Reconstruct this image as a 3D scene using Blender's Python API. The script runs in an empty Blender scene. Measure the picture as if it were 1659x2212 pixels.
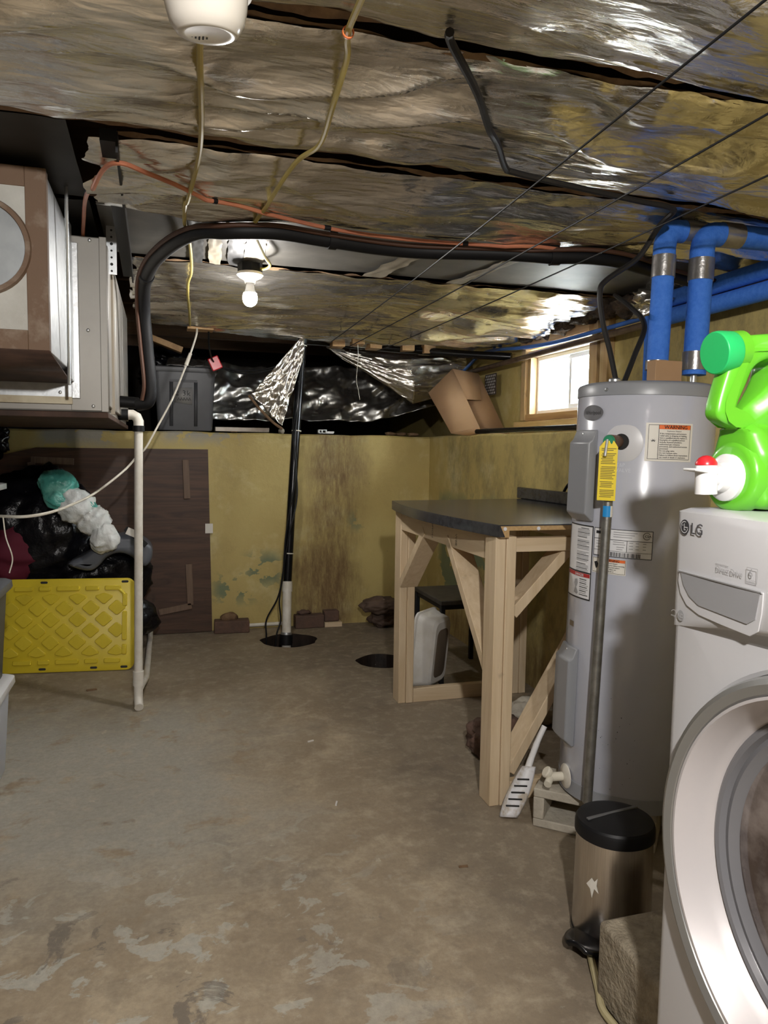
import bpy, bmesh, math, random
from mathutils import Vector, Matrix, noise
random.seed(7)
V = Vector
R = math.radians
scn = bpy.context.scene
C = scn.collection

# ------------------------------------------------------------------ camera
EYE = V((0, 0, 1.25))
yaw, pitch, roll = R(16.7), R(4.7), R(0.8)
fw = V((math.sin(yaw)*math.cos(pitch), math.cos(yaw)*math.cos(pitch), -math.sin(pitch)))
rt0 = V((math.cos(yaw), -math.sin(yaw), 0)); up0 = rt0.cross(fw)
rt = math.cos(roll)*rt0 + math.sin(roll)*up0
up = -math.sin(roll)*rt0 + math.cos(roll)*up0
cam = bpy.data.objects.new('camera', bpy.data.cameras.new('camera')); C.objects.link(cam)
cam.data.sensor_fit = 'HORIZONTAL'; cam.data.sensor_width = 36; cam.data.lens = 36*1600/1659
cam.data.clip_start = .02
cam.matrix_world = Matrix(((rt.x, up.x, -fw.x, EYE.x), (rt.y, up.y, -fw.y, EYE.y), (rt.z, up.z, -fw.z, EYE.z), (0, 0, 0, 1)))
scn.camera = cam
# ------------------------------------------------------------------ light
LAMP_NEAR, LAMP_FAR, SKY = 450, 65, 4.5
w = bpy.data.worlds.new('daylight'); scn.world = w; w.use_nodes = True
w.node_tree.nodes['Background'].inputs[0].default_value = (.86, .95, 1, 1)
w.node_tree.nodes['Background'].inputs[1].default_value = SKY
scn.view_settings.view_transform = 'Standard'; scn.view_settings.look = 'None'
scn.view_settings.exposure = 3.12; scn.view_settings.gamma = 1

# ------------------------------------------------------------------ materials
MATS = {}
def new_mat(name):
    m = bpy.data.materials.new(name); m.use_nodes = True; nt = m.node_tree
    return m, nt, nt.nodes['Principled BSDF']
def N(nt, typ, **k):
    n = nt.nodes.new(typ)
    for a, b in k.items():
        if a.startswith('i_'):
            key = a[2:]
            n.inputs[int(key) if key.isdigit() else key.replace('_', ' ')].default_value = b
        else: setattr(n, a, b)
    return n
def coords(nt, sc=(1, 1, 1), rot=(0, 0, 0)):
    t = N(nt, 'ShaderNodeTexCoord'); mp = N(nt, 'ShaderNodeMapping')
    mp.inputs['Scale'].default_value = sc; mp.inputs['Rotation'].default_value = rot
    nt.links.new(t.outputs['Object'], mp.inputs[0]); return mp.outputs[0]
def nz(nt, vec, scale, detail=6, rough=.6, dist=0):
    n = N(nt, 'ShaderNodeTexNoise'); n.inputs['Scale'].default_value = scale
    n.inputs['Detail'].default_value = detail; n.inputs['Roughness'].default_value = rough; n.inputs['Distortion'].default_value = dist
    nt.links.new(vec, n.inputs['Vector']); return n.outputs['Fac']
def ramp(nt, fac, a, b, va=0., vb=1.):
    n = N(nt, 'ShaderNodeMapRange'); n.inputs['From Min'].default_value = a; n.inputs['From Max'].default_value = b
    n.inputs['To Min'].default_value = va; n.inputs['To Max'].default_value = vb
    nt.links.new(fac, n.inputs['Value']); return n.outputs[0]
def mix(nt, fac, a, b):
    n = N(nt, 'ShaderNodeMix', data_type='RGBA')
    for s, x in ((6, a), (7, b)):
        if isinstance(x, tuple): n.inputs[s].default_value = (*x[:3], 1)
        else: nt.links.new(x, n.inputs[s])
    if isinstance(fac, (int, float)): n.inputs[0].default_value = fac
    else: nt.links.new(fac, n.inputs[0])
    return n.outputs[2]
def mul(nt, a, b, op='MULTIPLY'):
    n = N(nt, 'ShaderNodeMath', operation=op)
    for s, x in ((0, a), (1, b)):
        if isinstance(x, (int, float)): n.inputs[s].default_value = x
        else: nt.links.new(x, n.inputs[s])
    return n.outputs[0]
def bump(nt, bs, h, strength=.3, dist=.01):
    n = N(nt, 'ShaderNodeBump'); n.inputs['Strength'].default_value = strength; n.inputs['Distance'].default_value = dist
    nt.links.new(h, n.inputs['Height']); nt.links.new(n.outputs[0], bs.inputs['Normal'])
def M(name, c1, c2=None, scale=6, rough=.5, metal=0, bmp=0, bscale=60, sc=(1, 1, 1), spec=.5, lo=.35, hi=.65, coat=0, rot=(0, 0, 0), bdist=.004):
    if name in MATS: return MATS[name]
    m, nt, bs = new_mat(name)
    bs.inputs['Roughness'].default_value = rough; bs.inputs['Metallic'].default_value = metal
    bs.inputs['Specular IOR Level'].default_value = spec; bs.inputs['Coat Weight'].default_value = coat
    vec = coords(nt, sc, rot)
    if c2: nt.links.new(mix(nt, ramp(nt, nz(nt, vec, scale), lo, hi), c1, c2), bs.inputs['Base Color'])
    else: bs.inputs['Base Color'].default_value = (*c1, 1)
    if bmp: bump(nt, bs, nz(nt, vec, bscale, 4), bmp, bdist)
    MATS[name] = m; return m
def box_mask(nt, x0, x1, z0, z1, soft, axx=0, axz=2, wob=.08, wscale=6):
    """soft rectangle in object space with a noisy edge"""
    t = coords(nt); s = N(nt, 'ShaderNodeSeparateXYZ'); nt.links.new(t, s.inputs[0])
    n1 = ramp(nt, nz(nt, t, wscale, 6), 0, 1, -wob, wob)
    out = None
    for ax, a, b in ((axx, x0, x1), (axz, z0, z1)):
        p = mul(nt, s.outputs[ax], n1, 'ADD')
        up_ = ramp(nt, p, a-soft, a+soft); dn = ramp(nt, p, b-soft, b+soft, 1, 0)
        q = mul(nt, up_, dn); out = q if out is None else mul(nt, out, q)
    return out

def wall_mat(name, stains):
    m, nt, bs = new_mat(name); vec = coords(nt)
    col = mix(nt, ramp(nt, nz(nt, vec, 1.6, 6), .35, .65), (.56, .45, .17), (.49, .38, .135))
    col = mix(nt, ramp(nt, nz(nt, vec, 2.4, 6, .65), .56, .74), col, (.68, .60, .31))
    col = mix(nt, mul(nt, ramp(nt, nz(nt, coords(nt, (1.6, 1.6, 1)), 3.2, 8, .72), .54, .85), .6), col, (.30, .22, .09))
    col = mix(nt, mul(nt, ramp(nt, nz(nt, coords(nt, (1, 1, 1)), 34, 4, .7), .66, .76), .75), col, (.16, .12, .07))
    for kind, x0, x1, z0, z1, ax in stains:
        if kind == 'brown':
            mk = mul(nt, box_mask(nt, x0, x1, z0, z1, .09, ax, 2, .10, 5), ramp(nt, nz(nt, coords(nt, (6, 6, 1.2)), 5, 8, .8), .28, .62))
            col = mix(nt, mul(nt, mk, .85), col, (.16, .09, .035))
        elif kind == 'dark':
            mk = mul(nt, box_mask(nt, x0, x1, z0, z1, .12, ax, 2, .12, 4), ramp(nt, nz(nt, coords(nt, (1.8, 1.8, 1)), 3.5, 9, .78), .44, .74))
            col = mix(nt, mul(nt, mk, .8), col, (.10, .08, .045))
        else:
            mk = mul(nt, box_mask(nt, x0, x1, z0, z1, .05, ax, 2, .05, 8), ramp(nt, nz(nt, coords(nt, (1, 1, 1.5)), 5.5, 5, .55), .48, .49))
            col = mix(nt, mk, col, (.20, .235, .13) if kind == 'green' else (.36, .34, .28))
    nt.links.new(col, bs.inputs['Base Color']); bs.inputs['Roughness'].default_value = .62
    bump(nt, bs, nz(nt, vec, 22, 8, .7), .35, .012)
    return m

def floor_mat():
    m, nt, bs = new_mat('worn_concrete'); vec = coords(nt)
    col = mix(nt, ramp(nt, nz(nt, vec, 1.1, 8, .6), .36, .66), (.30, .235, .158), (.47, .385, .265))
    col = mix(nt, ramp(nt, nz(nt, vec, 4.2, 8, .7, .4), .50, .72), col, (.56, .47, .33))
    col = mix(nt, mul(nt, ramp(nt, nz(nt, vec, 2.7, 8, .75), .52, .72), .7), col, (.15, .125, .10))
    # old grey-green floor paint that survives on the left side and in flakes
    pm = box_mask(nt, -1.6, .30, 2.15, 3.70, .25, 0, 1, .45, 2.0)
    fl = ramp(nt, nz(nt, vec, 5, 8, .65, .3), .36, .44)
    col = mix(nt, mul(nt, mul(nt, pm, fl), .85), col, (.44, .43, .37))
    pm2 = box_mask(nt, -1.4, .5, .9, 2.2, .35, 0, 1, .5, 1.6)
    fl2 = ramp(nt, nz(nt, coords(nt, (1, 1.3, 1)), 6.5, 8, .62, .5), .555, .575)
    col = mix(nt, mul(nt, mul(nt, pm2, fl2), .8), col, (.52, .52, .46))
    fl4 = ramp(nt, nz(nt, coords(nt, (1.1, 1, 1)), 5.0, 7, .65, .7), .60, .625)
    col = mix(nt, mul(nt, mul(nt, pm2, fl4), .75), col, (.17, .15, .125))
    fl3 = ramp(nt, nz(nt, vec, 9, 6, .6), .685, .70)
    col = mix(nt, mul(nt, fl3, .75), col, (.60, .55, .43))
    # damp, dirty zone towards the back wall and along the right
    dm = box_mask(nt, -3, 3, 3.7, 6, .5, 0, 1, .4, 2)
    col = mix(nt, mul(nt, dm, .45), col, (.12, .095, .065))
    dr = box_mask(nt, .82, 3, 1.2, 6, .10, 0, 1, .2, 3.5)
    col = mix(nt, mul(nt, dr, .55), col, (.13, .105, .078))
    col = mix(nt, mul(nt, ramp(nt, nz(nt, vec, 26, 4, .75), .70, .76), .8), col, (.07, .055, .045))
    col = mix(nt, ramp(nt, nz(nt, vec, 55, 6, .7), .35, .7, 0, .35), col, (.16, .13, .10))
    col = mix(nt, ramp(nt, nz(nt, vec, 17, 6, .7), .5, .75, 0, .45), col, (.58, .50, .37))
    nt.links.new(col, bs.inputs['Base Color'])
    nt.links.new(ramp(nt, nz(nt, vec, 3, 6), .3, .7, .55, .85), bs.inputs['Roughness'])
    bump(nt, bs, nz(nt, vec, 14, 10, .72), .4, .012)
    return m

def foil_mat(name='foil', col=(.90, .88, .84), r0=.13, r1=.30, sc=(1.3, 6, 6), bs_=.26):
    m, nt, bs = new_mat(name)
    v = coords(nt, sc); v2 = coords(nt, (1, 1.6, 1.6))
    c = mix(nt, ramp(nt, nz(nt, v2, 2.2, 5), .4, .7), col, tuple(x*.82 for x in (col[0], col[1]*.985, col[2]*.93)))
    c = mix(nt, ramp(nt, nz(nt, v2, 60, 4, .7), .60, .68), c, tuple(min(1, x*1.18) for x in col))
    nt.links.new(c, bs.inputs['Base Color']); bs.inputs['Metallic'].default_value = .96
    nt.links.new(ramp(nt, nz(nt, v2, 8, 5), .3, .7, r0, r1), bs.inputs['Roughness'])
    vo = N(nt, 'ShaderNodeTexVoronoi', feature='SMOOTH_F1'); vo.inputs['Scale'].default_value = 9
    dv = N(nt, 'ShaderNodeMix', data_type='VECTOR'); dv.inputs[0].default_value = .25
    nn = N(nt, 'ShaderNodeTexNoise'); nn.inputs['Scale'].default_value = 5
    nt.links.new(v, nn.inputs['Vector']); nt.links.new(v, dv.inputs[4]); nt.links.new(nn.outputs['Color'], dv.inputs[5])
    nt.links.new(dv.outputs[1], vo.inputs['Vector'])
    h = mul(nt, vo.outputs['Distance'], mul(nt, nz(nt, v, 7, 6, .6, .6), .9), 'ADD')
    bump(nt, bs, h, bs_, .02)
    return m
def emit_mat(name, col, s):
    m, nt, bs = new_mat(name); bs.inputs['Base Color'].default_value = (.9, .9, .88, 1)
    bs.inputs['Emission Color'].default_value = (*col, 1); bs.inputs['Emission Strength'].default_value = s
    return m
def pane_mat():
    m, nt, bs = new_mat('window_glass'); nt.nodes.remove(bs)
    tr = N(nt, 'ShaderNodeBsdfTransparent'); gl = N(nt, 'ShaderNodeBsdfGlossy'); gl.inputs['Roughness'].default_value = .02
    mx = N(nt, 'ShaderNodeMixShader'); mx.inputs[0].default_value = .07
    nt.links.new(tr.outputs[0], mx.inputs[1]); nt.links.new(gl.outputs[0], mx.inputs[2])
    nt.links.new(mx.outputs[0], nt.nodes['Material Output'].inputs[0]); return m
def wood_mat(name, a, b, axis, rough=.6, scale=9, knot=None):
    """grain runs along axis"""
    m, nt, bs = new_mat(name); s = [16, 16, 16]; s[axis] = 1.2
    v = coords(nt, tuple(s)); f = nz(nt, v, 1.6, 7, .62, 1.2)
    c = mix(nt, ramp(nt, f, .32, .68), a, b)
    c = mix(nt, mul(nt, ramp(nt, nz(nt, coords(nt), 7, 3), .66, .74), .6), c, tuple(x*.45 for x in b))
    nt.links.new(c, bs.inputs['Base Color']); bs.inputs['Roughness'].default_value = rough
    bump(nt, bs, f, .15, .003); return m

FOIL = foil_mat()
FOIL_DULL = foil_mat('foil_dull', (.66, .66, .64), .25, .42, (1, 1, 1), .12)
GALV = M('galvanised_sheet', (.50, .52, .53), (.62, .64, .65), 30, .38, .85, .08, 90)
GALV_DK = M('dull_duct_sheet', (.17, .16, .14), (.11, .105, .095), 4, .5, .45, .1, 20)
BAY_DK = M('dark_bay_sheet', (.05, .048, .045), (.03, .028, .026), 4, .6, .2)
PINE_Z = wood_mat('pine_upright', (.72, .58, .40), (.60, .455, .28), 2)
PINE_Y = wood_mat('pine_lengthwise', (.72, .58, .40), (.60, .455, .28), 1)
PINE_X = wood_mat('pine_crosswise', (.72, .58, .40), (.60, .455, .28), 0)
FRAME_Y = wood_mat('window_wood_y', (.56, .36, .17), (.42, .24, .10), 1)
FRAME_Z = wood_mat('window_wood_z', (.52, .38, .20), (.42, .27, .12), 2)
OLDWOOD_X = wood_mat('old_joist', (.15, .085, .045), (.09, .05, .028), 0, .8)
PLY = wood_mat('dark_plywood', (.105, .054, .031), (.042, .021, .013), 0, .55)
PLYTRIM = wood_mat('dark_batten', (.20, .13, .085), (.12, .075, .05), 2, .6)
KRAFT = M('kraft_paper', (.24, .15, .08), (.13, .075, .04), 20, .85, 0, .3, 60)
CARD = M('cardboard', (.44, .275, .15), (.38, .23, .12), 3, .85, 0, .08, 40)
WHITEPVC = M('white_pvc', (.74, .71, .64), (.60, .55, .46), 14, .38, 0, .05, 30, lo=.4, hi=.75)
BLACKRUB = M('black_foam_rubber', (.006, .006, .007), None, rough=.55, spec=.3)
BLACKPL = M('black_plastic', (.007, .007, .008), None, rough=.5, spec=.3)
BLACKGL = M('black_gloss_plastic', (.006, .006, .007), None, rough=.22, spec=.4)
BLACKBAG = M('black_bag_film', (.004, .004, .006), None, rough=.30, spec=.3, bmp=.5, bscale=9, bdist=.03)
BROWNFOAM = M('brown_foam_edge', (.07, .028, .014), None, rough=.6)
COPPER = M('copper_line', (.62, .24, .13), (.48, .17, .10), 10, .4, .25)
ROMEX = M('yellow_cable', (.50, .40, .11), (.42, .33, .10), 12, .5)
WHITECAB = M('white_cord', (.74, .70, .60), None, rough=.45)
BLUE = M('blue_foam', (.035, .17, .68), (.06, .22, .76), 60, .75, 0, .5, 150, bdist=.003)
BLUEPIPE = M('blue_pipe', (.03, .12, .42), None, rough=.35)
DUCTTAPE = M('duct_tape', (.42, .41, .40), (.30, .29, .28), 14, .30, .75, .4, 25, bdist=.006)
HEATER = M('heater_enamel', (.50, .515, .58), (.47, .485, .55), 3, .22, 0, coat=.3)
HEATGREY = M('heater_grey', (.27, .28, .30), None, rough=.35)
WASHER = M('washer_enamel', (.55, .545, .555), None, rough=.28, coat=.2)
WRING = M('door_ring_grey', (.33, .33, .32), None, rough=.30, metal=.55)
WRINGL = M('door_inner_ring', (.58, .55, .55), None, rough=.42, metal=.2)
GREEN = M('green_jug', (.13, .52, .025), None, rough=.30, coat=.25)
GREENCAP = M('green_cap', (.02, .52, .14), None, rough=.38)
WHITEPL = M('white_plastic', (.80, .80, .80), None, rough=.3)
REDPL = M('red_plastic', (.62, .02, .03), None, rough=.3)
YELLOWLID = M('yellow_lid', (.72, .56, .03), (.66, .51, .025), 5, .38)
GREYTOTE = M('grey_tote', (.15, .155, .165), (.12, .125, .135), 4, .45)
STEEL = M('brushed_steel', (.68, .64, .60), (.58, .54, .50), 20, .27, 1, .06, 60, (14, 14, .4))
CONC = M('concrete_block', (.34, .29, .21), (.20, .165, .115), 26, .9, 0, .9, 55, bdist=.012)
CONCL = M('light_concrete', (.50, .46, .38), (.36, .32, .26), 12, .9, 0, .6, 40, bdist=.008)
BRICK = M('dusty_brick', (.15, .085, .06), (.10, .065, .05), 14, .9, 0, .6, 40, bdist=.008)
COUNTER = M('slate_laminate', (.055, .056, .060), (.035, .035, .038), 40, .20, spec=.6)
CHIP = M('particle_board', (.56, .37, .17), (.44, .28, .12), 90, .8, 0, .2, 120)
BLACK_INK = M('black_ink', (.015, .015, .015), None, rough=.6)
GREY_INK = M('grey_ink', (.34, .34, .35), None, rough=.5)
SILVER_INK = M('soft_print', (.60, .60, .61), None, rough=.5)
PAPER = M('label_paper', (.74, .71, .64), None, rough=.5)
PAPERW = M('label_white', (.74, .74, .75), None, rough=.5)
ORANGE_INK = M('orange_ink', (.80, .16, .03), None, rough=.5)
RED_INK = M('red_ink', (.42, .03, .03), None, rough=.5)
TAGY = M('yellow_tag', (.86, .66, .01), None, rough=.5)
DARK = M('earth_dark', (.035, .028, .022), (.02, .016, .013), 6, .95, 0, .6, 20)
VINYL = M('white_vinyl', (.80, .82, .84), None, rough=.35)

# ------------------------------------------------------------------ mesh building
class MB:
    def __init__(s): s.v = []; s.f = []
    def add(s, vs, fs):
        o = len(s.v); s.v += [V(p) for p in vs]; s.f += [tuple(i+o for i in f) for f in fs]; return s
    def box(s, c, d, rot=None):
        c = V(c); h = V(d)/2; vs = []
        for x in (-1, 1):
            for y in (-1, 1):
                for z in (-1, 1):
                    p = V((x*h.x, y*h.y, z*h.z)); vs.append(c+(rot @ p if rot else p))
        return s.add(vs, [(0, 1, 3, 2), (4, 6, 7, 5), (0, 4, 5, 1), (2, 3, 7, 6), (0, 2, 6, 4), (1, 5, 7, 3)])
    def bb(s, a, b): a = V(a); b = V(b); return s.box((a+b)/2, b-a)
    def bar(s, p0, p1, w_, t, side):
        """rectangular bar p0->p1; width w_ along 'side', thickness t across"""
        p0 = V(p0); p1 = V(p1); z = (p1-p0).normalized(); x = V(side); x = (x-z*x.dot(z)).normalized(); y = z.cross(x)
        return s.box((p0+p1)/2, (w_, t, (p1-p0).length), Matrix((x, y, z)).transposed())
    def loft(s, rings, caps=True, closed=True):
        n = len(rings[0]); vs = [p for r in rings for p in r]; fs = []
        for i in range(len(rings)-1):
            for j in range(n if closed else n-1):
                k = (j+1) % n; fs.append((i*n+j, i*n+k, (i+1)*n+k, (i+1)*n+j))
        if caps: fs += [tuple(range(n-1, -1, -1)), tuple(range((len(rings)-1)*n, len(rings)*n))]
        return s.add(vs, fs)
    def tube(s, pts, r, n=8, caps=True):
        pts = [V(p) for p in pts]; rings = []; fr = None
        for i, p in enumerate(pts):
            t = (pts[min(i+1, len(pts)-1)]-pts[max(i-1, 0)]).normalized()
            if fr is None: fr = t.orthogonal().normalized()
            fr = (fr-t*fr.dot(t)).normalized(); b = t.cross(fr); rr = r[i] if isinstance(r, (list, tuple)) else r
            rings.append([p+rr*(math.cos(a)*fr+math.sin(a)*b) for a in (2*math.pi*k/n for k in range(n))])
        return s.loft(rings, caps)
    def cyl(s, p0, p1, r0, r1=None, n=20): return s.tube([p0, p1], [r0, r0 if r1 is None else r1], n)
    def lathe(s, prof, o, axis=(0, 0, 1), n=32, a0=0, a1=2*math.pi):
        z = V(axis).normalized(); x = V((0, 0, 1)) if abs(z.z) < .9 else V((1, 0, 0)); x = (x-z*x.dot(z)).normalized(); y = z.cross(x); o = V(o)
        full = abs(a1-a0-2*math.pi) < 1e-6; m = n if full else n+1
        rings = [[o+z*h+max(r, 1e-4)*(math.cos(a)*x+math.sin(a)*y) for a in (a0+(a1-a0)*k/n for k in range(m))] for r, h in prof]
        return s.loft(rings, False, full)
    def grid(s, fn, nu, nv):
        vs = [fn(i/nu, j/nv) for i in range(nu+1) for j in range(nv+1)]
        return s.add(vs, [(i*(nv+1)+j, (i+1)*(nv+1)+j, (i+1)*(nv+1)+j+1, i*(nv+1)+j+1) for i in range(nu) for j in range(nv)])
    def prism(s, poly, fn, t):
        """2-D polygon mapped by fn(a, b, h), extruded h from 0 to t"""
        n = len(poly)
        return s.add([fn(a, b, 0) for a, b in poly]+[fn(a, b, t) for a, b in poly],
                     [tuple(range(n-1, -1, -1)), tuple(range(n, 2*n))]+[(i, (i+1) % n, n+(i+1) % n, n+i) for i in range(n)])
    def build(s, name, mat, parent=None, bev=0, smooth=True, thick=0, ang=40, seg=2):
        me = bpy.data.meshes.new(name); me.from_pydata([tuple(p) for p in s.v], [], s.f); me.update()
        bm = bmesh.new(); bm.from_mesh(me); bmesh.ops.recalc_face_normals(bm, faces=bm.faces); bm.to_mesh(me); bm.free()
        me.materials.append(mat)
        if smooth:
            me.polygons.foreach_set('use_smooth', [True]*len(me.polygons)); me.set_sharp_from_angle(angle=R(ang))
        o = bpy.data.objects.new(name, me); C.objects.link(o)
        if parent: o.parent = parent; o.matrix_parent_inverse = Matrix.Translation(-origin(parent))
        if thick:
            md = o.modifiers.new('thickness', 'SOLIDIFY'); md.thickness = thick; md.offset = 0
        if bev:
            md = o.modifiers.new('edges', 'BEVEL'); md.width = bev; md.segments = seg; md.limit_method = 'ANGLE'; md.angle_limit = R(35)
        return o
def origin(o):
    return V(o.location) if o.parent is None else V((0, 0, 0))
def tag(o, label, cat, group=None):
    o['label'] = label; o['category'] = cat
    if group: o['group'] = group
    return o
def thing(name, loc, label, cat, group=None):
    o = bpy.data.objects.new(name, None); o.empty_display_size = .05; C.objects.link(o); o.location = loc
    return tag(o, label, cat, group)
def struct(o): o['kind'] = 'structure'; return o
def spl(pts, n=8):
    """Catmull-Rom through the points"""
    P = [V(p) for p in pts]; P = [2*P[0]-P[1]]+P+[2*P[-1]-P[-2]]; out = []
    for i in range(1, len(P)-2):
        a, b, c, d = P[i-1:i+3]
        for k in range(n):
            t = k/n
            out.append(.5*((2*b)+(c-a)*t+(2*a-5*b+4*c-d)*t*t+(3*b-a-3*c+d)*t**3))
    out.append(P[-2]); return out
def fb(p, o=4): return noise.fractal(V(p), 1.0, 2.0, o, noise_basis='PERLIN_ORIGINAL')
def ridge(p): return 1-2*abs(noise.noise(V(p)))
def cable(name, pts, r, mat, label, cat, group=None, n=8, k=8):
    q = spl(pts, k)
    if name in ('electrical_cable', 'power_cable'): q = under(q, r+.002)
    return tag(MB().tube(q, r, n).build(name, mat), label, cat, group)
TXT = {}
def text2d(body, size, spacing=1.0, line=1.0, width=0):
    key = (body, size, spacing, line, width)
    if key in TXT: return TXT[key]
    cu = bpy.data.curves.new('print', 'FONT'); cu.body = body; cu.size = size; cu.resolution_u = 2
    cu.space_character = spacing; cu.space_line = line
    if width: cu.text_boxes[0].width = width
    o = bpy.data.objects.new('print', cu); me = o.to_mesh()
    res = ([tuple(v.co) for v in me.vertices], [tuple(p.vertices) for p in me.polygons])
    o.to_mesh_clear(); bpy.data.objects.remove(o); bpy.data.curves.remove(cu)
    TXT[key] = res; return res
def print_text(name, body, size, fn, mat, parent, bold=0, **k):
    vs, fs = text2d(body, size, **k); mb = MB()
    for dx in ((0, bold) if bold else (0,)): mb.add([fn(x+dx, y) for x, y, z in vs], fs)
    return mb.build(name, mat, parent, smooth=False)
def shape2d(loops, depth, bevel, fn, name, mat, parent=None, res=4):
    """rounded solid from 2-D outlines (first outer, rest holes); fn maps (a,b,h)"""
    cu = bpy.data.curves.new('outline', 'CURVE'); cu.dimensions = '2D'; cu.fill_mode = 'BOTH'
    cu.extrude = depth/2-bevel; cu.bevel_depth = bevel; cu.bevel_resolution = res; cu.offset = -bevel
    for lp in loops:
        s = cu.splines.new('POLY'); s.points.add(len(lp)-1); s.use_cyclic_u = True
        for q, p in zip(s.points, lp): q.co = (p[0], p[1], 0, 1)
    o = bpy.data.objects.new('outline', cu); me = o.to_mesh()
    mb = MB().add([fn(*v.co) for v in me.vertices], [tuple(p.vertices) for p in me.polygons])
    o.to_mesh_clear(); bpy.data.objects.remove(o); bpy.data.curves.remove(cu)
    ob = mb.build(name, mat, parent)
    bm = bmesh.new(); bm.from_mesh(ob.data); bmesh.ops.remove_doubles(bm, verts=bm.verts, dist=1e-5); bmesh.ops.recalc_face_normals(bm, faces=bm.faces)
    bm.to_mesh(ob.data); bm.free(); ob.data.set_sharp_from_angle(angle=R(50)); return ob
def loop2(pts, k=5):
    n = len(pts); P = [V((p[0], p[1], 0)) for p in pts]; out = []
    for i in range(n):
        a, b, c, d = P[i-1], P[i], P[(i+1) % n], P[(i+2) % n]
        for q in range(k):
            t = q/k; v = .5*((2*b)+(c-a)*t+(2*a-5*b+4*c-d)*t*t+(3*b-a-3*c+d)*t**3); out.append((v.x, v.y))
    return out

# ================================================================== THE SETTING
YB, XR, ZL, XU, ZC = 5.15, 1.89, 1.36, 2.30, 2.05
PIT = M('shaded_pit_earth', (.030, .018, .012), (.012, .008, .006), 14, .6, 0, .6, 30)  # earth darkened so its colour carries the shade inside the pits
def make_floor():
    bm = bmesh.new(); edges = []
    def loop(pts):
        vs = [bm.verts.new(p) for p in pts]
        for i in range(len(vs)): edges.append(bm.edges.new((vs[i], vs[(i+1) % len(vs)])))
        return vs
    loop([(-2.6, -2.2, 0), (XR+.02, -2.2, 0), (XR+.02, YB+.02, 0), (-2.6, YB+.02, 0)])
    pits = []
    for cx, cy, r, e in ((.79, 4.765, .185, .008), (1.25, 4.16, .155, .006)):
        pits.append(loop([(cx+(r+e*math.sin(5*a)+.5*e*math.cos(9*a))*math.cos(a), cy+(r+e*math.cos(4*a))*math.sin(a)*.95, 0) for a in (2*math.pi*k/40 for k in range(40))]))
    bmesh.ops.triangle_fill(bm, use_beauty=True, edges=edges)
    for vs, dep in zip(pits, (.35, .16)):
        lo = [bm.verts.new((v.co.x, v.co.y, -dep)) for v in vs]; n = len(vs)
        for i in range(n): bm.faces.new((vs[i], vs[(i+1) % n], lo[(i+1) % n], lo[i]))
        bm.faces.new(lo)
    bmesh.ops.recalc_face_normals(bm, faces=bm.faces)
    me = bpy.data.meshes.new('floor'); bm.to_mesh(me); bm.free()
    for p in me.polygons:
        if p.center.z > -.01 and p.normal.z < 0: p.flip()
    me.materials.append(floor_mat()); me.materials.append(PIT)
    for p in me.polygons:
        if p.center.z < -.01: p.material_index = 1
    o = bpy.data.objects.new('floor', me); C.objects.link(o); return struct(o)
make_floor()

WB = wall_mat('yellow_wall_back', [('dark', 1.02, 1.34, 1.16, 1.5, 0), ('brown', 1.0, 1.36, .98, 1.5, 0), ('brown', .98, 1.34, .0, 1.2, 0), ('brown', .88, 1.30, .0, .55, 0),
     ('green', .33, .62, .20, .36, 0), ('green', .55, .80, .30, .52, 0), ('green', 1.30, 1.40, .70, .80, 0), ('grey', -.75, -.3, 1.26, 1.4, 0), ('grey', .0, .5, 1.30, 1.4, 0)])
WR = wall_mat('yellow_wall_right', [('dark', 3.0, 4.85, .85, 1.45, 1), ('dark', 2.5, 4.6, .0, .75, 1), ('green', 3.8, 4.9, .3, .95, 1), ('brown', 2.0, 4.9, -.1, .22, 1)])
WU = wall_mat('ochre_block_wall', [('dark', 2.2, 3.4, 1.3, 2.1, 1)])
# half-height foundation walls with an uneven top edge
def half_wall(name, mat, along, fixed, a0, a1, out):
    n = 60; mb = MB(); prof = []
    for i in range(n+1):
        a = a0+(a1-a0)*i/n; z = ZL+.008*fb((a*3, fixed, 0))
        prof.append((a, z))
    rings = []
    for a, z in prof:
        q = [(fixed, 0), (fixed+.004*fb((a*4, 1, 0)), z-.012), (fixed+.012*out, z), (fixed+.42*out, z), (fixed+.42*out, 0)]
        rings.append([V((a, b, c)) if along == 0 else V((b, a, c)) for b, c in q])
    return struct(mb.loft(rings).build(name, mat, ang=30))
half_wall('wall_back', WB, 0, YB, -2.6, XR, 1)
half_wall('wall_right', WR, 1, XR, -2.2, 7.5, 1)
# upper block wall with the window opening
wy0, wy1, wz0, wz1 = 3.66, 4.34, 1.50, 1.86
mb = MB()
mb.bb((XU, -2.2, ZL), (XU+.2, wy0-.06, 2.3)).bb((XU, wy1+.06, ZL), (XU+.2, 7.5, 2.3)).bb((XU, wy0-.06, ZL), (XU+.2, wy1+.06, wz0-.06)).bb((XU, wy0-.06, wz1+.06), (XU+.2, wy1+.06, 2.3))
struct(mb.build('wall_window', WU, smooth=False))
WALL_DK = M('dark_unseen_wall', (.14, .12, .095), (.07, .06, .05), 3, .9, 0, .5, 12)  # unseen walls, colour made dark so the ceiling foil gets dark reflections
struct(MB().bb((-2.8, -2.2, 0), (-2.6, 7.5, 2.3)).build('wall_left', WALL_DK, smooth=False))
struct(MB().bb((-2.8, -2.4, 0), (2.5, -2.2, 2.3)).build('wall_behind', WALL_DK, smooth=False))
struct(MB().bb((-2.8, 7.5, 0), (2.5, 7.7, 2.3)).build('wall_crawlspace', DARK, smooth=False))
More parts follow.
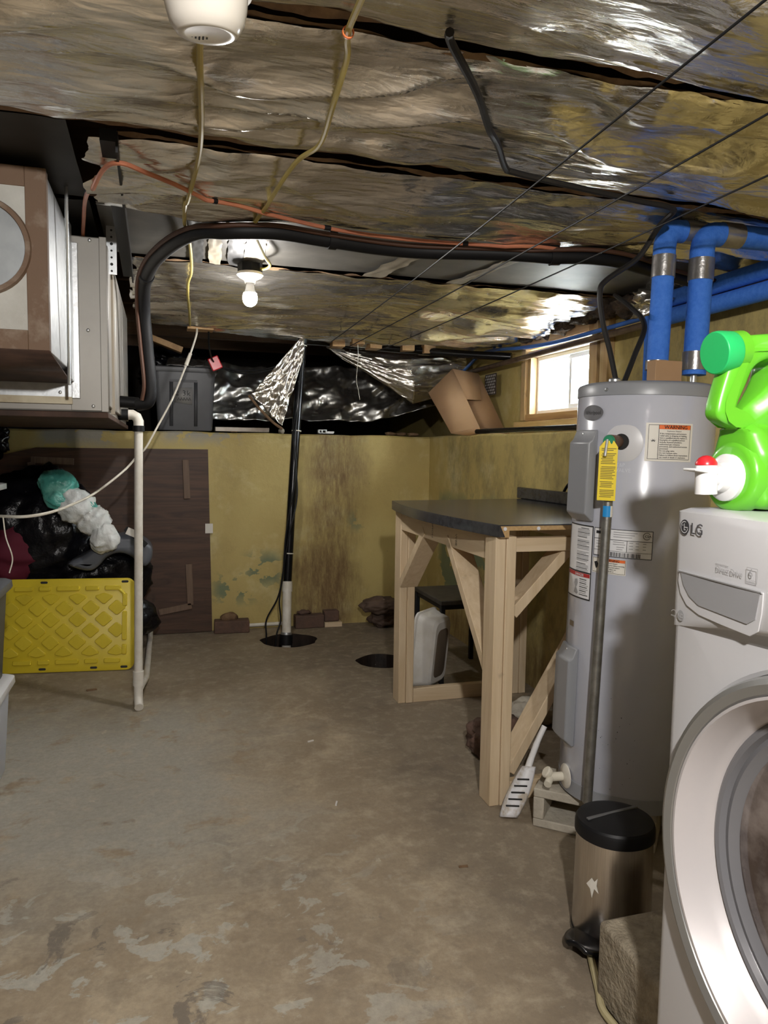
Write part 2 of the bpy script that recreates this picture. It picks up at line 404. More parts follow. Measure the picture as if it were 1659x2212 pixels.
struct(MB().grid(lambda u, v: V((-2.6+4.95*u, YB+.40+2.0*v, ZL-.015+.03*fb((u*14, v*7, 3)))), 60, 30).build('floor_crawlspace', DARK))

# ---- ceiling: subfloor, joists, sagging foil-faced batts
ceil = struct(MB().bb((-2.8, -2.4, 2.27), (2.5, 7.7, 2.31)).build('ceiling', OLDWOOD_X, smooth=False))
for y in (-1.65, -1.05, -.43, .19, .80, 1.405, 2.03, 2.655, 3.30, 3.92, 4.54, 5.16, 5.78, 6.4):
    MB().bb((-2.6, y-.022, ZC+.02), (XU, y+.022, 2.27)).build('joist', OLDWOOD_X, ceil, smooth=False)
def foil_panel(x0, x1, y0, y1, seed, nu, nv, sag=.03, lip=.02, y1f=None, drop=0, zoff=0, x0f=None):
    def fn(u, v):
        yb = y1f(x0+(x1-x0)*u) if y1f else y1
        xs = x0+(x0f(v) if x0f else 0)
        x = xs+(x1-xs)*u; y = y0+(yb-y0)*v
        e = min(v, 1-v)*(yb-y0)                      # distance from the stapled edges
        edge = (.018*fb((x*2.5, seed, 0))+.010*fb((x*9, seed, 2)))*max(0, 1-e/.08)
        z = ZC-.012-sag*math.sin(math.pi*v)**.6*(1+.5*fb((x*1.2, seed*3.1, 1)))
        warp = .12*fb((x*2, y*2, seed), 2)
        att = min(1, e/.10)
        z -= .046*ridge((x*.45+warp*2, y*3.6+warp*4, seed))*att
        z -= .030*ridge((x*.9+y*1.5, y*8+warp*6, seed+3))*att
        dd_, pp_ = noise.voronoi(V((x*1.5+warp*2, y*6.5+warp*4, seed*3.7)), distance_metric='DISTANCE', exponent=2.5)
        z -= .065*(dd_[1]-dd_[0])*att*max(0, .30+1.3*fb((x*1.1, y*1.6, seed+9), 2))
        z -= .0035*ridge((x*5, y*15+x*3, seed+5))
        z += .012*fb((x*5, y*6, seed), 3)*max(0, 1-e/.12)
        z += .040*att
        if drop: z -= drop*max(0, (v-.75)/.25)**2
        return V((x, y+edge*(1 if v > .5 else -1), min(z+zoff, ZC+.012)))
    return MB().grid(fn, nu, nv).build('foil_panel', FOIL, ceil, ang=180)
foil_panel(-1.6, 2.29, .22, .78, 1, 120, 50)
foil_panel(-1.6, 2.29, .82, 1.375, 2, 300, 80, .04)
foil_panel(-1.6, 2.29, 1.43, 2.005, 3, 320, 90, .035, y1f=lambda x: 1.970+.02*max(0, min(1, x+.2))-.05*max(0, min(1, -x*2)))
foil_panel(-.17, 2.29, 2.075, 2.61, 4, 260, 90, .035, x0f=lambda v: .06*fb((v*6, 2, 0)))
end_y = lambda x: 4.70+.55*max(0, min(1, (x-.1)/1.1))-.10*max(0, x-1.4)+.03*fb((x*4, 9, 0))
foil_panel(-.12, 2.28, 3.33, 4.9, 5, 260, 170, .05, y1f=end_y, drop=.05, x0f=lambda v: .05*fb((v*8, 5, 0)))
from mathutils.bvhtree import BVHTree
TREES = []
for o_ in ceil.children:
    if o_.name.startswith('foil_panel'): TREES.append(BVHTree.FromPolygons([v.co.copy() for v in o_.data.vertices], [tuple(p.vertices) for p in o_.data.polygons]))
def under(pts, gap):
    """keep a cable just below the sagging foil"""
    out = []
    for p in pts:
        z = p.z
        for tr in TREES:
            h = tr.ray_cast(V((p.x, p.y, 1.0)), V((0, 0, 1)))[0]
            if h is not None: z = min(z, h.z-gap)
        out.append(V((p.x, p.y, z)))
    for _ in range(14): out = [out[0]]+[V((b.x, b.y, min(b.z, (a.z+b.z+c.z)/3))) for a, b, c in zip(out, out[1:], out[2:])]+[out[-1]]
    return out
# kraft paper flanges at the batt seams
def flange(x0, x1, y, seed, wid=.028):
    def fn(u, v):
        x = x0+(x1-x0)*u; t = v-.5
        return V((x, y+t*wid*2*(.6+.5*fb((x*3, seed, 0)))+.012*fb((x*2.2, seed, 4)), ZC-.004-.014*abs(fb((x*6, v*2, seed)))-.012*v*max(0, fb((x*3.3, seed+2, 0)))))
    MB().grid(fn, 120, 3).build('kraft_flange', KRAFT, ceil)
flange(-1.5, 2.28, 1.385, 1, .020); flange(-.6, 2.28, 1.44, 2, .016); flange(-1.5, 2.28, 2.000, 3, .022); flange(-.1, 2.28, 2.062, 4, .016)
flange(-.1, 2.28, 2.63, 5, .016); flange(-.1, 2.28, 3.335, 6, .02)
# panned joist bay of flat sheet metal with old tape
def pan(x0, x1, y0, y1, seed, mat):
    return MB().grid(lambda u, v: V((x0+(x1-x0)*u, y0+(y1-y0)*v, ZC+.004-.010*math.sin(math.pi*v)+.006*fb((u*5, v*2, seed)))), 60, 14).build('sheet_metal_panel', mat, ceil)
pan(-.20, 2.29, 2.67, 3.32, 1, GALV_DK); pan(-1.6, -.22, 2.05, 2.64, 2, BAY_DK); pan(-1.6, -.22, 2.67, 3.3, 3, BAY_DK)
TAPE_OLD = M('old_cloth_tape', (.33, .29, .22), (.24, .21, .16), 12, .55, .2)
TAPE_BLK = M('dark_slot', (.035, .035, .035), None, rough=.6)
def tape(x, wd, sk, mat, ya=2.68, yb=3.32):
    MB().grid(lambda u, v: V((x+wd*(u-.5)*(1+.25*fb((v*7, x, 2)))+sk*v, ya+(yb-ya)*v, ZC-.012-.004*fb((u*3, v*8, x)))), 8, 30).build('tape_strip', mat, ceil)
tape(.12, .05, .03, TAPE_BLK); tape(.185, .05, .04, TAPE_OLD); tape(.26, .06, .05, TAPE_BLK); tape(.335, .075, .05, TAPE_OLD); tape(1.02, .09, -.10, TAPE_OLD); tape(1.42, .07, -.10, TAPE_OLD)
# dark insulation scraps above the window
def clump(name, c, r, mat, seed, amp=.4, sub=3, sc=(1, 1, 1), par=None, freq=2.2):
    bm = bmesh.new(); bmesh.ops.create_icosphere(bm, subdivisions=sub, radius=1)
    for v in bm.verts:
        p = v.co.normalized(); k = 1+amp*fb(p*freq+V((seed, seed*2, 0)))+.35*amp*ridge(p*freq*2.3+V((seed, 0, 3)))
        v.co = V((p.x*sc[0], p.y*sc[1], p.z*sc[2]))*r*k+V(c)
    me = bpy.data.meshes.new(name); bm.to_mesh(me); bm.free(); me.materials.append(mat)
    me.polygons.foreach_set('use_smooth', [True]*len(me.polygons))
    o = bpy.data.objects.new(name, me); C.objects.link(o)
    if par: o.parent = par; o.matrix_parent_inverse = Matrix.Translation(-origin(par))
    return o
FLUFF = M('brown_fibre', (.10, .065, .04), (.04, .028, .02), 30, .95, 0, .9, 60, bdist=.01)
for i, (y, z, r) in enumerate(((3.42, 1.99, .05), (3.62, 2.0, .06), (3.85, 1.985, .06), (4.08, 1.99, .06), (4.3, 1.985, .055), (3.2, 1.98, .07))):
    clump('loose_insulation', (2.22, y, z), r, FLUFF, i, .6, 3, (1.0, 1.7, .7), ceil)
clump('loose_insulation', (2.22, 2.98, 1.96), .09, FOIL, 20, .7, 4, (.9, 1.6, .7), ceil)

# ---- window
win = struct(bpy.data.objects.new('window_1', None)); C.objects.link(win); win.location = (XU, 4.0, 1.68)
GLASS = pane_mat(); ym = 3.955
fx = XU+.05
def frame(name, y0, y1, z0, z1, x0, x1, wd, mat, parent):
    m_ = MB()
    m_.bb((x0, y0, z0), (x1, y1, z0+wd)).bb((x0, y0, z1-wd), (x1, y1, z1)).bb((x0, y0, z0+wd), (x1, y0+wd, z1-wd)).bb((x0, y1-wd, z0+wd), (x1, y1, z1-wd))
    return m_.build(name, mat, parent, bev=.002)
frame('window_frame', wy0, wy1, wz0, wz1, fx-.03, fx+.07, .022, VINYL, win)
s1 = frame('sash', wy0+.02, ym+.02, wz0+.02, wz1-.02, fx-.015, fx+.012, .026, VINYL, win)
s2 = frame('sash', ym-.015, wy1-.02, wz0+.02, wz1-.02, fx+.02, fx+.05, .034, VINYL, win)
MB().bb((fx-.003, wy0+.045, wz0+.045), (fx, ym-.004, wz1-.045)).build('pane', GLASS, s1, smooth=False)
MB().bb((fx+.034, ym+.017, wz0+.052), (fx+.037, wy1-.052, wz1-.052)).build('pane', GLASS, s2, smooth=False)
# wooden buck around it
j = .035
MB().bb((XU-.035, wy0-.10, wz0-.045), (XU+.02, wy1+.045, wz0-.002)).build('window_sill', FRAME_Y, win, bev=.002)
MB().bb((XU-.03, wy0-.04, wz1+.002), (XU+.05, wy1+.04, wz1+.04)).build('head_board', PINE_Y, win, bev=.002)
for a in (wy0-.04, wy1): MB().bb((XU-.03, a, wz0), (XU+.05, a+.04, wz1)).build('jamb_board', FRAME_Z, win, bev=.002)
for a, b in ((wy1+.045, wy1+.10), (wy0-.10, wy0-.045), (wy0-.20, wy0-.13)): MB().bb((XU-.045, a, wz0-.04), (XU-.002, b, 1.97)).build('stud', FRAME_Z, win, bev=.002)
MB().bb((XU-.055, wy0-.35, 1.385), (XU-.002, wy1+.17, 1.452)).build('sill_plank', wood_mat('pine_knotty', (.70, .50, .25), (.52, .34, .14), 1), win, bev=.003)
MB().bb((XU-.075, wy0-.06, 1.915), (XU-.005, wy1+.06, 1.972)).build('header_plank', FRAME_Y, win, bev=.003)

# ================================================================== LAMPS
def lamp(loc, strength, label, name='lamp_holder', box=True):
    x, y, z = loc; t = thing(name, (x, y, z), label, 'lamp')
    if box: MB().lathe([(0, 0), (.052, 0), (.052, -.038), (0, -.038)], (x, y, z), n=8).build('ceiling_box', BLACKPL, t)
    z1 = z-.036 if box else z
    PORC = M('porcelain', (.74, .70, .62), None, rough=.25)
    MB().lathe([(0, 0), (.054, 0), (.056, -.010), (.046, -.020), (.026, -.030), (.022, -.044), (0, -.044)], (x, y, z1), n=32).build('porcelain_base', PORC, t)
    b = MB().lathe([(0, -.042), (.014, -.042), (.016, -.05), (.020, -.070), (.027, -.084)], (x, y, z1), n=28).build('bulb_collar', WHITEPL, t)
    MB().lathe([(.027, -.084), (.0305, -.098), (.031, -.108), (.028, -.122), (.020, -.133), (.010, -.1385), (0, -.140)], (x, y, z1), n=28).build('bulb_globe', emit_mat('bulb_glow_'+str(strength), (1, .965, .93), strength), t)
    return t
lamp((.365, 3.24, ZC-.02), LAMP_FAR, 'porcelain ceiling lampholder with a glowing white bulb on black box')
lamp((.13, -.26, ZC-.03), LAMP_NEAR, 'porcelain lampholder with a lit bulb overhead behind the camera')

# smoke alarm, top of the frame
t = thing('smoke_alarm', (.058, 1.325, ZC-.05), 'white domed smoke alarm on the foil ceiling with small slots', 'smoke alarm')
WARM_WHITE = M('alarm_white', (.74, .70, .63), None, rough=.22, coat=.3)
ax = V((.05, .16, -1)).normalized(); oo = V((.075, 1.30, ZC-.045))
MB().lathe([(0, 0), (.075, 0), (.078, .012), (.074, .024), (0, .026)], oo-ax*.005, ax, 40).build('base_plate', WARM_WHITE, t)
MB().lathe([(.068, .022), (.066, .040), (.060, .062), (.050, .076), (.044, .0785), (.036, .0768), (0, .0765)], oo, ax, 40).build('cover', WARM_WHITE, t)
for k, hgt in ((-2, .003), (-1, .007), (0, .010), (1, .007), (2, .003)):
    p = oo+ax*.0770+V((-.012+k*.0060, .016, 0)); p.z = (oo+ax*.0768).z+.16*.016
    MB().box(p, (.0026, hgt*1.6, .002)).build('slot', BLACK_INK, t, smooth=False)

# ================================================================== FURNACE
fx0, fx1, fy0, fy1, fz0, fz1 = -.95, -.18, 2.85, 4.45, 1.375, 1.985
FURN = M('furnace_grey', (.33, .315, .285), (.29, .275, .25), 4, .45, .25)
FURN_DK = M('rusty_pan', (.085, .045, .03), (.04, .022, .016), 8, .75, 0, .4, 30)
MASTIC = M('brown_duct_mastic', (.17, .105, .065), (.34, .28, .22), 9, .7, 0, .4, 25, lo=.52, hi=.75)
t = thing('furnace', (-.55, 3.5, fz0), 'grey horizontal furnace hung from the ceiling with brown-taped duct', 'furnace')
MB().bb((fx0, fy0, fz0), (fx1-.012, fy1, fz1)).build('cabinet', FURN, t, bev=.006)
for a, b in ((fy0+.02, 3.28), (3.31, 3.85), (3.88, fy1-.03)):
    MB().bb((fx1-.012, a, fz0+.02), (fx1+.002, b, fz1-.02)).build('side_panel', FURN, t, bev=.004)
MB().bb((-.305, fy0-.004, fz0+.004), (fx1-.006, fy0, fz1-.004)).build('front_panel', FURN, t, bev=.0015)
MB().bb((-.205, fy0-.010, fz0), (fx1, fy0-.004, fz1)).build('corner_flange', FURN, t, bev=.002)
MB().bb((-.302, fy0-.014, 1.42), (-.274, fy0-.004, 1.957)).build('galvanised_strip', M('bright_galvanised', (.72, .74, .75), (.55, .57, .58), 60, .35, .6, .15, 120), t, bev=.002)
MB().bb((fx1-.004, fy0+.16, fz0), (fx1+.010, fy0+.19, fz1+.03)).build('hanger_angle', M('tan_angle', (.30, .26, .20), None, rough=.5, metal=.4), t)
MB().bb((fx0, fy0-.012, 1.40), (-.30, fy0-.002, 1.425)).build('bottom_flange', M('flange_cream', (.50, .45, .33), (.36, .30, .20), 8, .5, .3), t)
MB().bb((fx0, fy0-.008, 1.425), (-.30, fy0-.001, 1.52)).build('lower_panel', GALV, t)
MB().bb((fx0-.05, fy0-.01, fz0-.022), (fx1-.002, fy1, fz0-.001)).build('drain_pan', FURN_DK, t, bev=.003)
for p in ((-.235, 1.97), (-.232, 1.395), (-.33, 1.41), (-.34, 1.44), (-.245, 1.66)):
    MB().lathe([(.006, 0), (.006, .004), (.003, .006), (0, .006)], (p[0], fy0-.006, p[1]), (0, -1, 0), 10).build('screw', GALV, t)
# supply plenum with a round blanked opening
bx1, by0, bz0, bz1 = -.304, 2.30, 1.518, 2.012
d = MB()
MB().bb((fx0, by0+.012, bz0+.0), (bx1, fy0-.015, bz1)).build('duct_box', GALV, t, bev=.004)
MB().bb((bx1-.004, fy0-.10, bz0-.04), (bx1+.012, fy0-.016, bz1)).build('duct_collar', GALV, t, bev=.003)
ffx = -.355
def fr(a, b): return V((a, by0, b))
MB().bb((fx0, by0+.004, bz0+.05), (ffx+.004, by0+.0125, bz1-.05)).build('end_panel', M('white_duct_liner', (.60, .60, .56), (.46, .45, .41), 6, .7, 0, .3, 40), t)
m_ = MB(); m_.bb((ffx, by0, bz0), (bx1+.004, by0+.013, bz1+.004)).bb((fx0, by0, bz1-.05), (ffx, by0+.013, bz1+.004)).bb((fx0, by0, bz0), (ffx, by0+.013, bz0+.055))
m_.bb((bx1+.0005, by0+.013, bz0), (bx1+.004, by0+.035, bz1)).build('tape_border', MASTIC, t, bev=.002)
cc = V((-.475, by0, 1.795))
MB().lathe([(0, .004), (.118, .004), (.122, .0)], cc, (0, -1, 0), 48).build('round_blank', M('blank_disc', (.26, .28, .29), (.34, .36, .37), 9, .45, .5), t)
MB().lathe([(.118, .002), (.120, .010), (.132, .010), (.136, -.003)], cc, (0, -1, 0), 48).build('round_tape', MASTIC, t)
m_ = MB().add([(fx0, by0, bz0), (bx1+.003, by0, bz0), (bx1+.003, fy0-.016, bz0-.045), (fx0, fy0-.016, bz0-.045)], [(0, 1, 2, 3)]); m_.build('duct_underside', FURN_DK, t, thick=.004)
MB().tube([(fx1, 3.55, 1.455), (fx1+.08, 3.55, 1.45)], .026, 16).build('suction_stub', BLACKRUB, t)
# hanger rod, bar and strap
MB_r = MB().cyl((-.284, 2.60, 1.45), (-.272, 2.52, ZC+.02), .0055, n=8)
tag(MB_r.build('hanger_rod', GALV), 'thin galvanised threaded rod hanging in front of the furnace duct', 'rod')
o = MB().bar((-.120, 2.02, ZC-.03), (-.136, 3.55, ZC-.03), .04, .03, (1, 0, 0)); o.bar((-.100, 2.02, ZC-.045), (-.116, 3.55, ZC-.045), .006, .05, (1, 0, 0))
tag(o.build('angle_bar', BLACKPL), 'black angle bar running under the ceiling beside the furnace', 'bar')
t = thing('perforated_strap', (-.168, 2.92, 1.9), 'grey perforated metal strap hanging above the furnace side', 'strap')
MB().bb((-.185, 2.918, 1.875), (-.150, 2.921, ZC)).build('strip', GALV, t)
for k in range(7): MB().lathe([(.0055 if k % 3 == 1 else .004, 0), (0, .0012)], (-.1675, 2.918, 1.887+k*.024), (0, -1, 0), 10).build('hole', BLACK_INK, t)

# condensate pipe of white PVC
t = thing('drain_pipe', (-.118, 3.66, 0), 'white PVC drain pipe standing from floor elbow up to the furnace', 'pipe')
px, py = -.103, 3.66
MB().tube([(-.120, py, .05), (px, py, 1.34)], .0195, 16).build('upright', WHITEPVC, t)
MB().tube([V((px, py, 1.335)), V((px, py, 1.372)), V((px-.008, py, 1.392)), V((px-.026, py, 1.402)), V((px-.06, py, 1.402))], .0235, 16).build('elbow', WHITEPVC, t)
MB().cyl((px-.12, py, 1.401), (px-.045, py, 1.402), .026).build('rubber_coupling', BLACKRUB, t)
MB().cyl((px, py, 1.325), (px, py, 1.352), .027).build('clamp_band', BLACKPL, t)
MB().cyl((-.1195, py, .115), (-.1185, py, .185), .026).build('coupling', WHITEPVC, t)
MB().tube(spl([(-.1195, py, .12), (-.120, py-.005, .06), (-.118, py-.03, .028), (-.117, py-.045, .020)], 5), .021, 14).build('floor_elbow', WHITEPVC, t)
MB().tube([(-.112, py+.01, .10), (-.092, py+.4, .03), (-.085, 5.13, .024)], .0165, 14).build('floor_run', WHITEPVC, t)

# insulated refrigerant line with the copper line beside it
ls = [(-.105, 3.52, 1.44), (-.055, 3.50, 1.455), (-.045, 3.49, 1.53), (-.058, 3.48, 1.70), (-.068, 3.42, 1.86), (-.055, 3.24, 1.945), (.0, 2.94, 1.965), (.09, 2.66, 1.968), (.20, 2.535, 1.972), (.34, 2.51, 1.972), (.55, 2.54, 1.965), (.88, 2.56, 1.962), (1.34, 2.44, 1.966), (1.60, 2.42, 1.966), (1.92, 2.53, 1.955), (2.28, 2.62, 1.945)]
t = thing('refrigerant_line', (-.05, 3.5, 1.44), 'thick black foam-insulated line arching from furnace across the ceiling', 'pipe')
MB().tube(under(spl(ls, 10), .029), .0265, 14).build('foam_sleeve', BLACKRUB, t)
MB().tube(under(spl([V(p)+V((-.028, -.020, .004)) if i < 8 else V(p)+V((0, -.034, .008)) for i, p in enumerate(ls[1:])], 10), .012), .008, 8).build('copper_line', BROWNFOAM, t)
for i in (5, 10, 12):
    q = under(spl(ls, 10), .029); MB().cyl(q[i*10], q[i*10+1], .031).build('tape_wrap', BLACKPL, t)
t = thing('copper_tube', (-.27, 2.9, 1.99), 'bare orange copper tube with black tape along the ceiling', 'pipe')
rl = [(-.262, 2.90, 1.985), (-.245, 2.75, 2.005), (-.205, 2.42, 2.0), (-.145, 2.17, 1.985), (-.094, 2.09, 1.98), (-.016, 2.15, 1.98), (.148, 2.255, 1.978), (.291, 2.335, 1.978), (.515, 2.44, 1.975), (.781, 2.48, 1.975), (1.011, 2.462, 1.975), (1.245, 2.40, 1.976), (1.555, 2.445, 1.975), (1.803, 2.513, 1.972), (2.084, 2.638, 1.97), (2.28, 2.70, 1.965)]
MB().tube(under(spl(rl, 8), .009), .0065, 8).build('tube', COPPER, t)
for i in (2, 6, 8, 10): a, b = under([V(rl[i]), V(rl[i]).lerp(V(rl[i+1]), .08)], .009); MB().cyl(a, b, .0085, n=10).build('tape_band', BLACKPL, t)
# cables on the ceiling
cable('electrical_cable', [(.072, 1.36, 1.985), (.075, 1.48, 1.985), (.092, 1.77, 1.972), (.096, 2.01, 1.985), (.078, 2.28, 1.965), (.073, 2.32, 1.965), (.080, 2.62, 2.0), (.105, 2.9, 2.02), (.125, 3.25, 1.985), (.118, 3.5, 1.975), (.150, 4.2, 1.975), (.165, 4.56, 1.985)], .0062, ROMEX, 'yellow cable running from the smoke alarm back to the junction box', 'cable', 'yellow ceiling cables')
cable('electrical_cable', [(.305, .9, 1.975), (.317, 1.265, 1.982), (.324, 1.348, 1.985), (.341, 1.423, 1.985), (.353, 1.59, 1.975), (.367, 1.80, 1.975), (.336, 1.944, 1.985), (.311, 2.18, 1.972), (.295, 2.548, 1.985), (.318, 2.70, 2.01), (.385, 2.95, 2.0), (.43, 3.1, 2.0), (.415, 3.2, 2.005), (.37, 3.22, 2.02)], .0062, ROMEX, 'yellow cable snaking from top of frame to the lit bulb', 'cable', 'yellow ceiling cables')
tag(MB().lathe([(.010, -.003), (.010, .003)], (.322, 1.335, 1.985), (0, 1, 0), 12).build('cable_clip', M('orange_clip', (.7, .18, .05), None, rough=.5), thick=.002), 'small orange ring clipped round the yellow cable', 'clip')
bk = [(.50, 1.30, 2.01), (.516, 1.333, 2.0), (.60, 1.43, 1.985), (.645, 1.49, 1.98), (.70, 1.575, 1.978), (.768, 1.668, 1.978), (.845, 1.785, 1.975), (.885, 1.81, 1.975), (1.05, 1.845, 1.975), (1.317, 1.893, 1.975), (1.42, 1.906, 1.975), (1.47, 1.935, 1.975), (1.468, 2.0, 1.955), (1.436, 2.05, 1.867), (1.33, 2.06, 1.79), (1.308, 2.06, 1.75), (1.322, 2.06, 1.66), (1.35, 2.06, 1.58), (1.378, 2.06, 1.48)]
cable('power_cable', bk, .0085, M('dark_cable', (.014, .013, .013), None, rough=.5, spec=.3), 'dark grey power cable crossing the foil down to the water heater', 'cable', k=8)
cable('power_cable', [(1.62, 2.45, 1.84), (1.56, 2.25, 1.75), (1.489, 2.08, 1.663), (1.44, 2.06, 1.56), (1.408, 2.06, 1.48)], .0085, BLACKPL, 'short black cable entering the heater top beside blue pipe', 'cable')
for i, (xa, ya, za, xb, yb, zb) in enumerate(((.83, .55, 1.915, 1.035, 4.7, 1.935), (1.12, .75, 1.912, 1.20, 4.85, 1.94), (1.37, .9, 1.915, 1.44, 4.9, 1.94))):
    a, b = V((xa, ya, za)), V((xb, yb, zb)); pts = [a.lerp(b, k/12)-V((0, 0, .014*math.sin(math.pi*k/12))) for k in range(13)]
    lab = ('black clothesline wire farthest left of the three under the foil', 'middle one of three black clothesline wires under the foil', 'black clothesline wire nearest the blue pipes')[i]
    tag(MB().tube(pts, .0026, 6).build('clothesline', BLACKPL), lab, 'wire', 'clothesline wires')
# blocks where the lines are fixed
for i, (x, y, z) in enumerate(((1.17, 5.08, 1.985), (1.30, 5.03, 2.0), (1.43, 5.08, 1.985), (1.66, 5.03, 1.975), (1.80, 5.0, 1.965))):
    lab = ('wood block under the foil edge, leftmost of five', 'second wood block from left under the foil edge', 'middle wood block under the foil edge', 'fourth wood block from left under the foil edge', 'wood block under the foil edge nearest the blue tube')[i]
    tag(MB().box((x, y, z), (.088, .12, .05 if i < 4 else .06), Matrix.Rotation(R(random.uniform(-8, 8)), 3, 'Z')).build('wood_block', FRAME_Y, bev=.003), lab, 'wood block', 'wood blocks at the foil edge')

# junction box with the extension cord
t = thing('junction_box', (.22, 4.6, 1.95), 'galvanised junction box on a wood scrap below the foil', 'junction box')
MB().bb((.19, 4.56, 1.965), (.275, 4.64, 2.02)).build('box', GALV, t, bev=.004)
MB().bb((.15, 4.55, 1.948), (.30, 4.66, 1.964)).build('wood_scrap', FRAME_Y, t, bev=.002)
t = thing('extension_cord', (.2, 4.5, 1.9), 'white extension cord hanging from the junction box to the left totes', 'cord')
wc = [(.205, 4.56, 1.955), (.197, 4.5, 1.90), (.165, 4.5, 1.80), (.128, 4.5, 1.70), (.06, 4.45, 1.53), (-.020, 4.32, 1.372), (-.085, 4.3, 1.25), (-.122, 4.28, 1.215), (-.180, 3.92, 1.137), (-.31, 3.8, 1.03), (-.38, 3.4, 1.0), (-.42, 3.1, .995), (-.50, 3.05, .985), (-.60, 3.14, .98)]
MB().tube(spl(wc, 10), .0058, 8).build('cord', WHITECAB, t)
MB().tube([wc[2], V(wc[2]).lerp(V(wc[3]), .7)], [.010, .012], 10).build('plug', WHITECAB, t)
# black sump cables with the red tag plug
t = thing('plug_lead', (.32, 5.0, 1.79), 'black sump cords with a red plug sagging to the black pipe', 'cord')
for k in (0, 1):
    MB().tube(spl([(.275, 4.62, 1.95), (.29, 4.8, 1.87), (.335, 4.97, 1.80), (.45, 5.0, 1.755+.012*k), (.60, 5.0, 1.75+.02*k), (.75, 4.99, 1.80+.01*k), (.86, 4.97, 1.90), (.90, 4.96, 1.94)], 8), .0055, 8).build('cord', BLACKPL, t)
MB().box((.335, 4.965, 1.80), (.07, .03, .085), Matrix.Rotation(R(-25), 3, 'Y')).build('red_plug', REDPL, t, bev=.006)

# ================================================================== SUMP PIPE
t = thing('sump_pipe', (.775, 4.79, 0), 'black discharge pipe with white lower section rising from the sump pit', 'pipe')
s0, s1, s2 = V((.772, 4.78, -.3)), V((.790, 4.85, .365)), V((.912, 4.985, 1.99))
MB().tube([s0, V((.776, 4.79, .03)), s1], .030, 18).build('white_section', WHITEPVC, t)
MB().cyl(s1-V((.002, .01, .055)), s1+V((.001, .002, .012)), .034).build('white_coupling', WHITEPVC, t)
MB().tube([s1, s1.lerp(s2, .33)+V((-.006, 0, 0)), s1.lerp(s2, .66)+V((-.006, 0, 0)), s2], .0285, 18).build('black_section', BLACKGL, t)
MB().cyl((.772, 4.782, -.03), (.775, 4.787, .035), .042).build('check_valve', BLACKRUB, t)
MB().cyl((.774, 4.785, .035), (.775, 4.787, .05), .036).build('hose_clamp', GALV, t)
for f in (.12, .62, .97): MB().cyl(s1.lerp(s2, f)+V((-.003, 0, 0)), s1.lerp(s2, f+.004)+V((-.003, 0, 0)), .033).build('zip_tie', WHITECAB, t)
MB().tube(spl([(.64, 4.80, -.2), (.645, 4.80, .02), (.65, 4.83, .13), (.72, 4.82, .27), (.757, 4.83, .42), (.78, 4.84, .7), (.845, 4.86, 1.1), (.835, 4.90, 1.35), (.87, 4.93, 1.6), (.905, 4.95, 1.93)], 8), .0055, 8).build('pump_cord', BLACKPL, t)
MB().tube(spl([(.70, 4.80, -.2), (.71, 4.80, .02), (.742, 4.82, .12), (.735, 4.83, .25), (.757, 4.84, .42), (.80, 4.83, .7), (.855, 4.86, .95), (.84, 4.88, 1.3), (.882, 4.93, 1.6), (.91, 4.95, 1.93)], 8), .0055, 8).build('pump_cord', BLACKPL, t)
cable('crawlspace_pipe', [(.93, 5.02, 1.985), (1.1, 5.14, 2.0), (1.337, 5.2, 2.0), (1.72, 5.02, 1.962), (2.0, 4.82, 1.925), (2.26, 4.60, 1.894)], .027, BLACKGL, 'black poly pipe running sideways from the sump pipe to the wall', 'pipe', n=14)
# pipes along the window wall
tag(MB().cyl((2.20, 5.32, 1.842), (2.20, 1.2, 1.88), .017, n=14).build('steel_pipe', M('rusty_pipe', (.16, .11, .075), (.08, .055, .04), 12, .55, .5, .3, 40)), 'rusty brown steel pipe crossing in front of the window', 'pipe')
cable('blue_tube', [(2.16, 5.35, 1.80), (2.18, 5.2, 1.87), (2.19, 4.95, 1.945), (2.20, 4.72, 1.952), (2.20, 4.3, 1.915), (2.20, 3.9, 1.895), (2.20, 3.4, 1.895), (2.20, 3.0, 1.90), (2.19, 2.9, 1.90)], .012, BLUEPIPE, 'thin blue water tube above the window', 'tube', n=10)
t = thing('insulated_pipe', (2.16, 2.0, 1.86), 'pair of dark blue foam-wrapped pipes along the right wall under the ceiling', 'pipe')
MB().cyl((2.185, 2.95, 1.868), (2.185, .3, 1.885), .036).build('lower_pipe', BLUE, t)
MB().cyl((2.185, 2.90, 1.945), (2.185, .3, 1.965), .036).build('upper_pipe', BLUE, t)
MB().cyl((2.10, 2.90, 1.868), (2.10, 2.90, 1.45), .020).build('drop_pipe', BLUE, t)
MB().cyl((2.19, 2.95, 1.868), (2.19, 3.02, 1.885), .024).build('copper_joint', M('dull_brass', (.32, .25, .14), None, rough=.4, metal=.8), t)

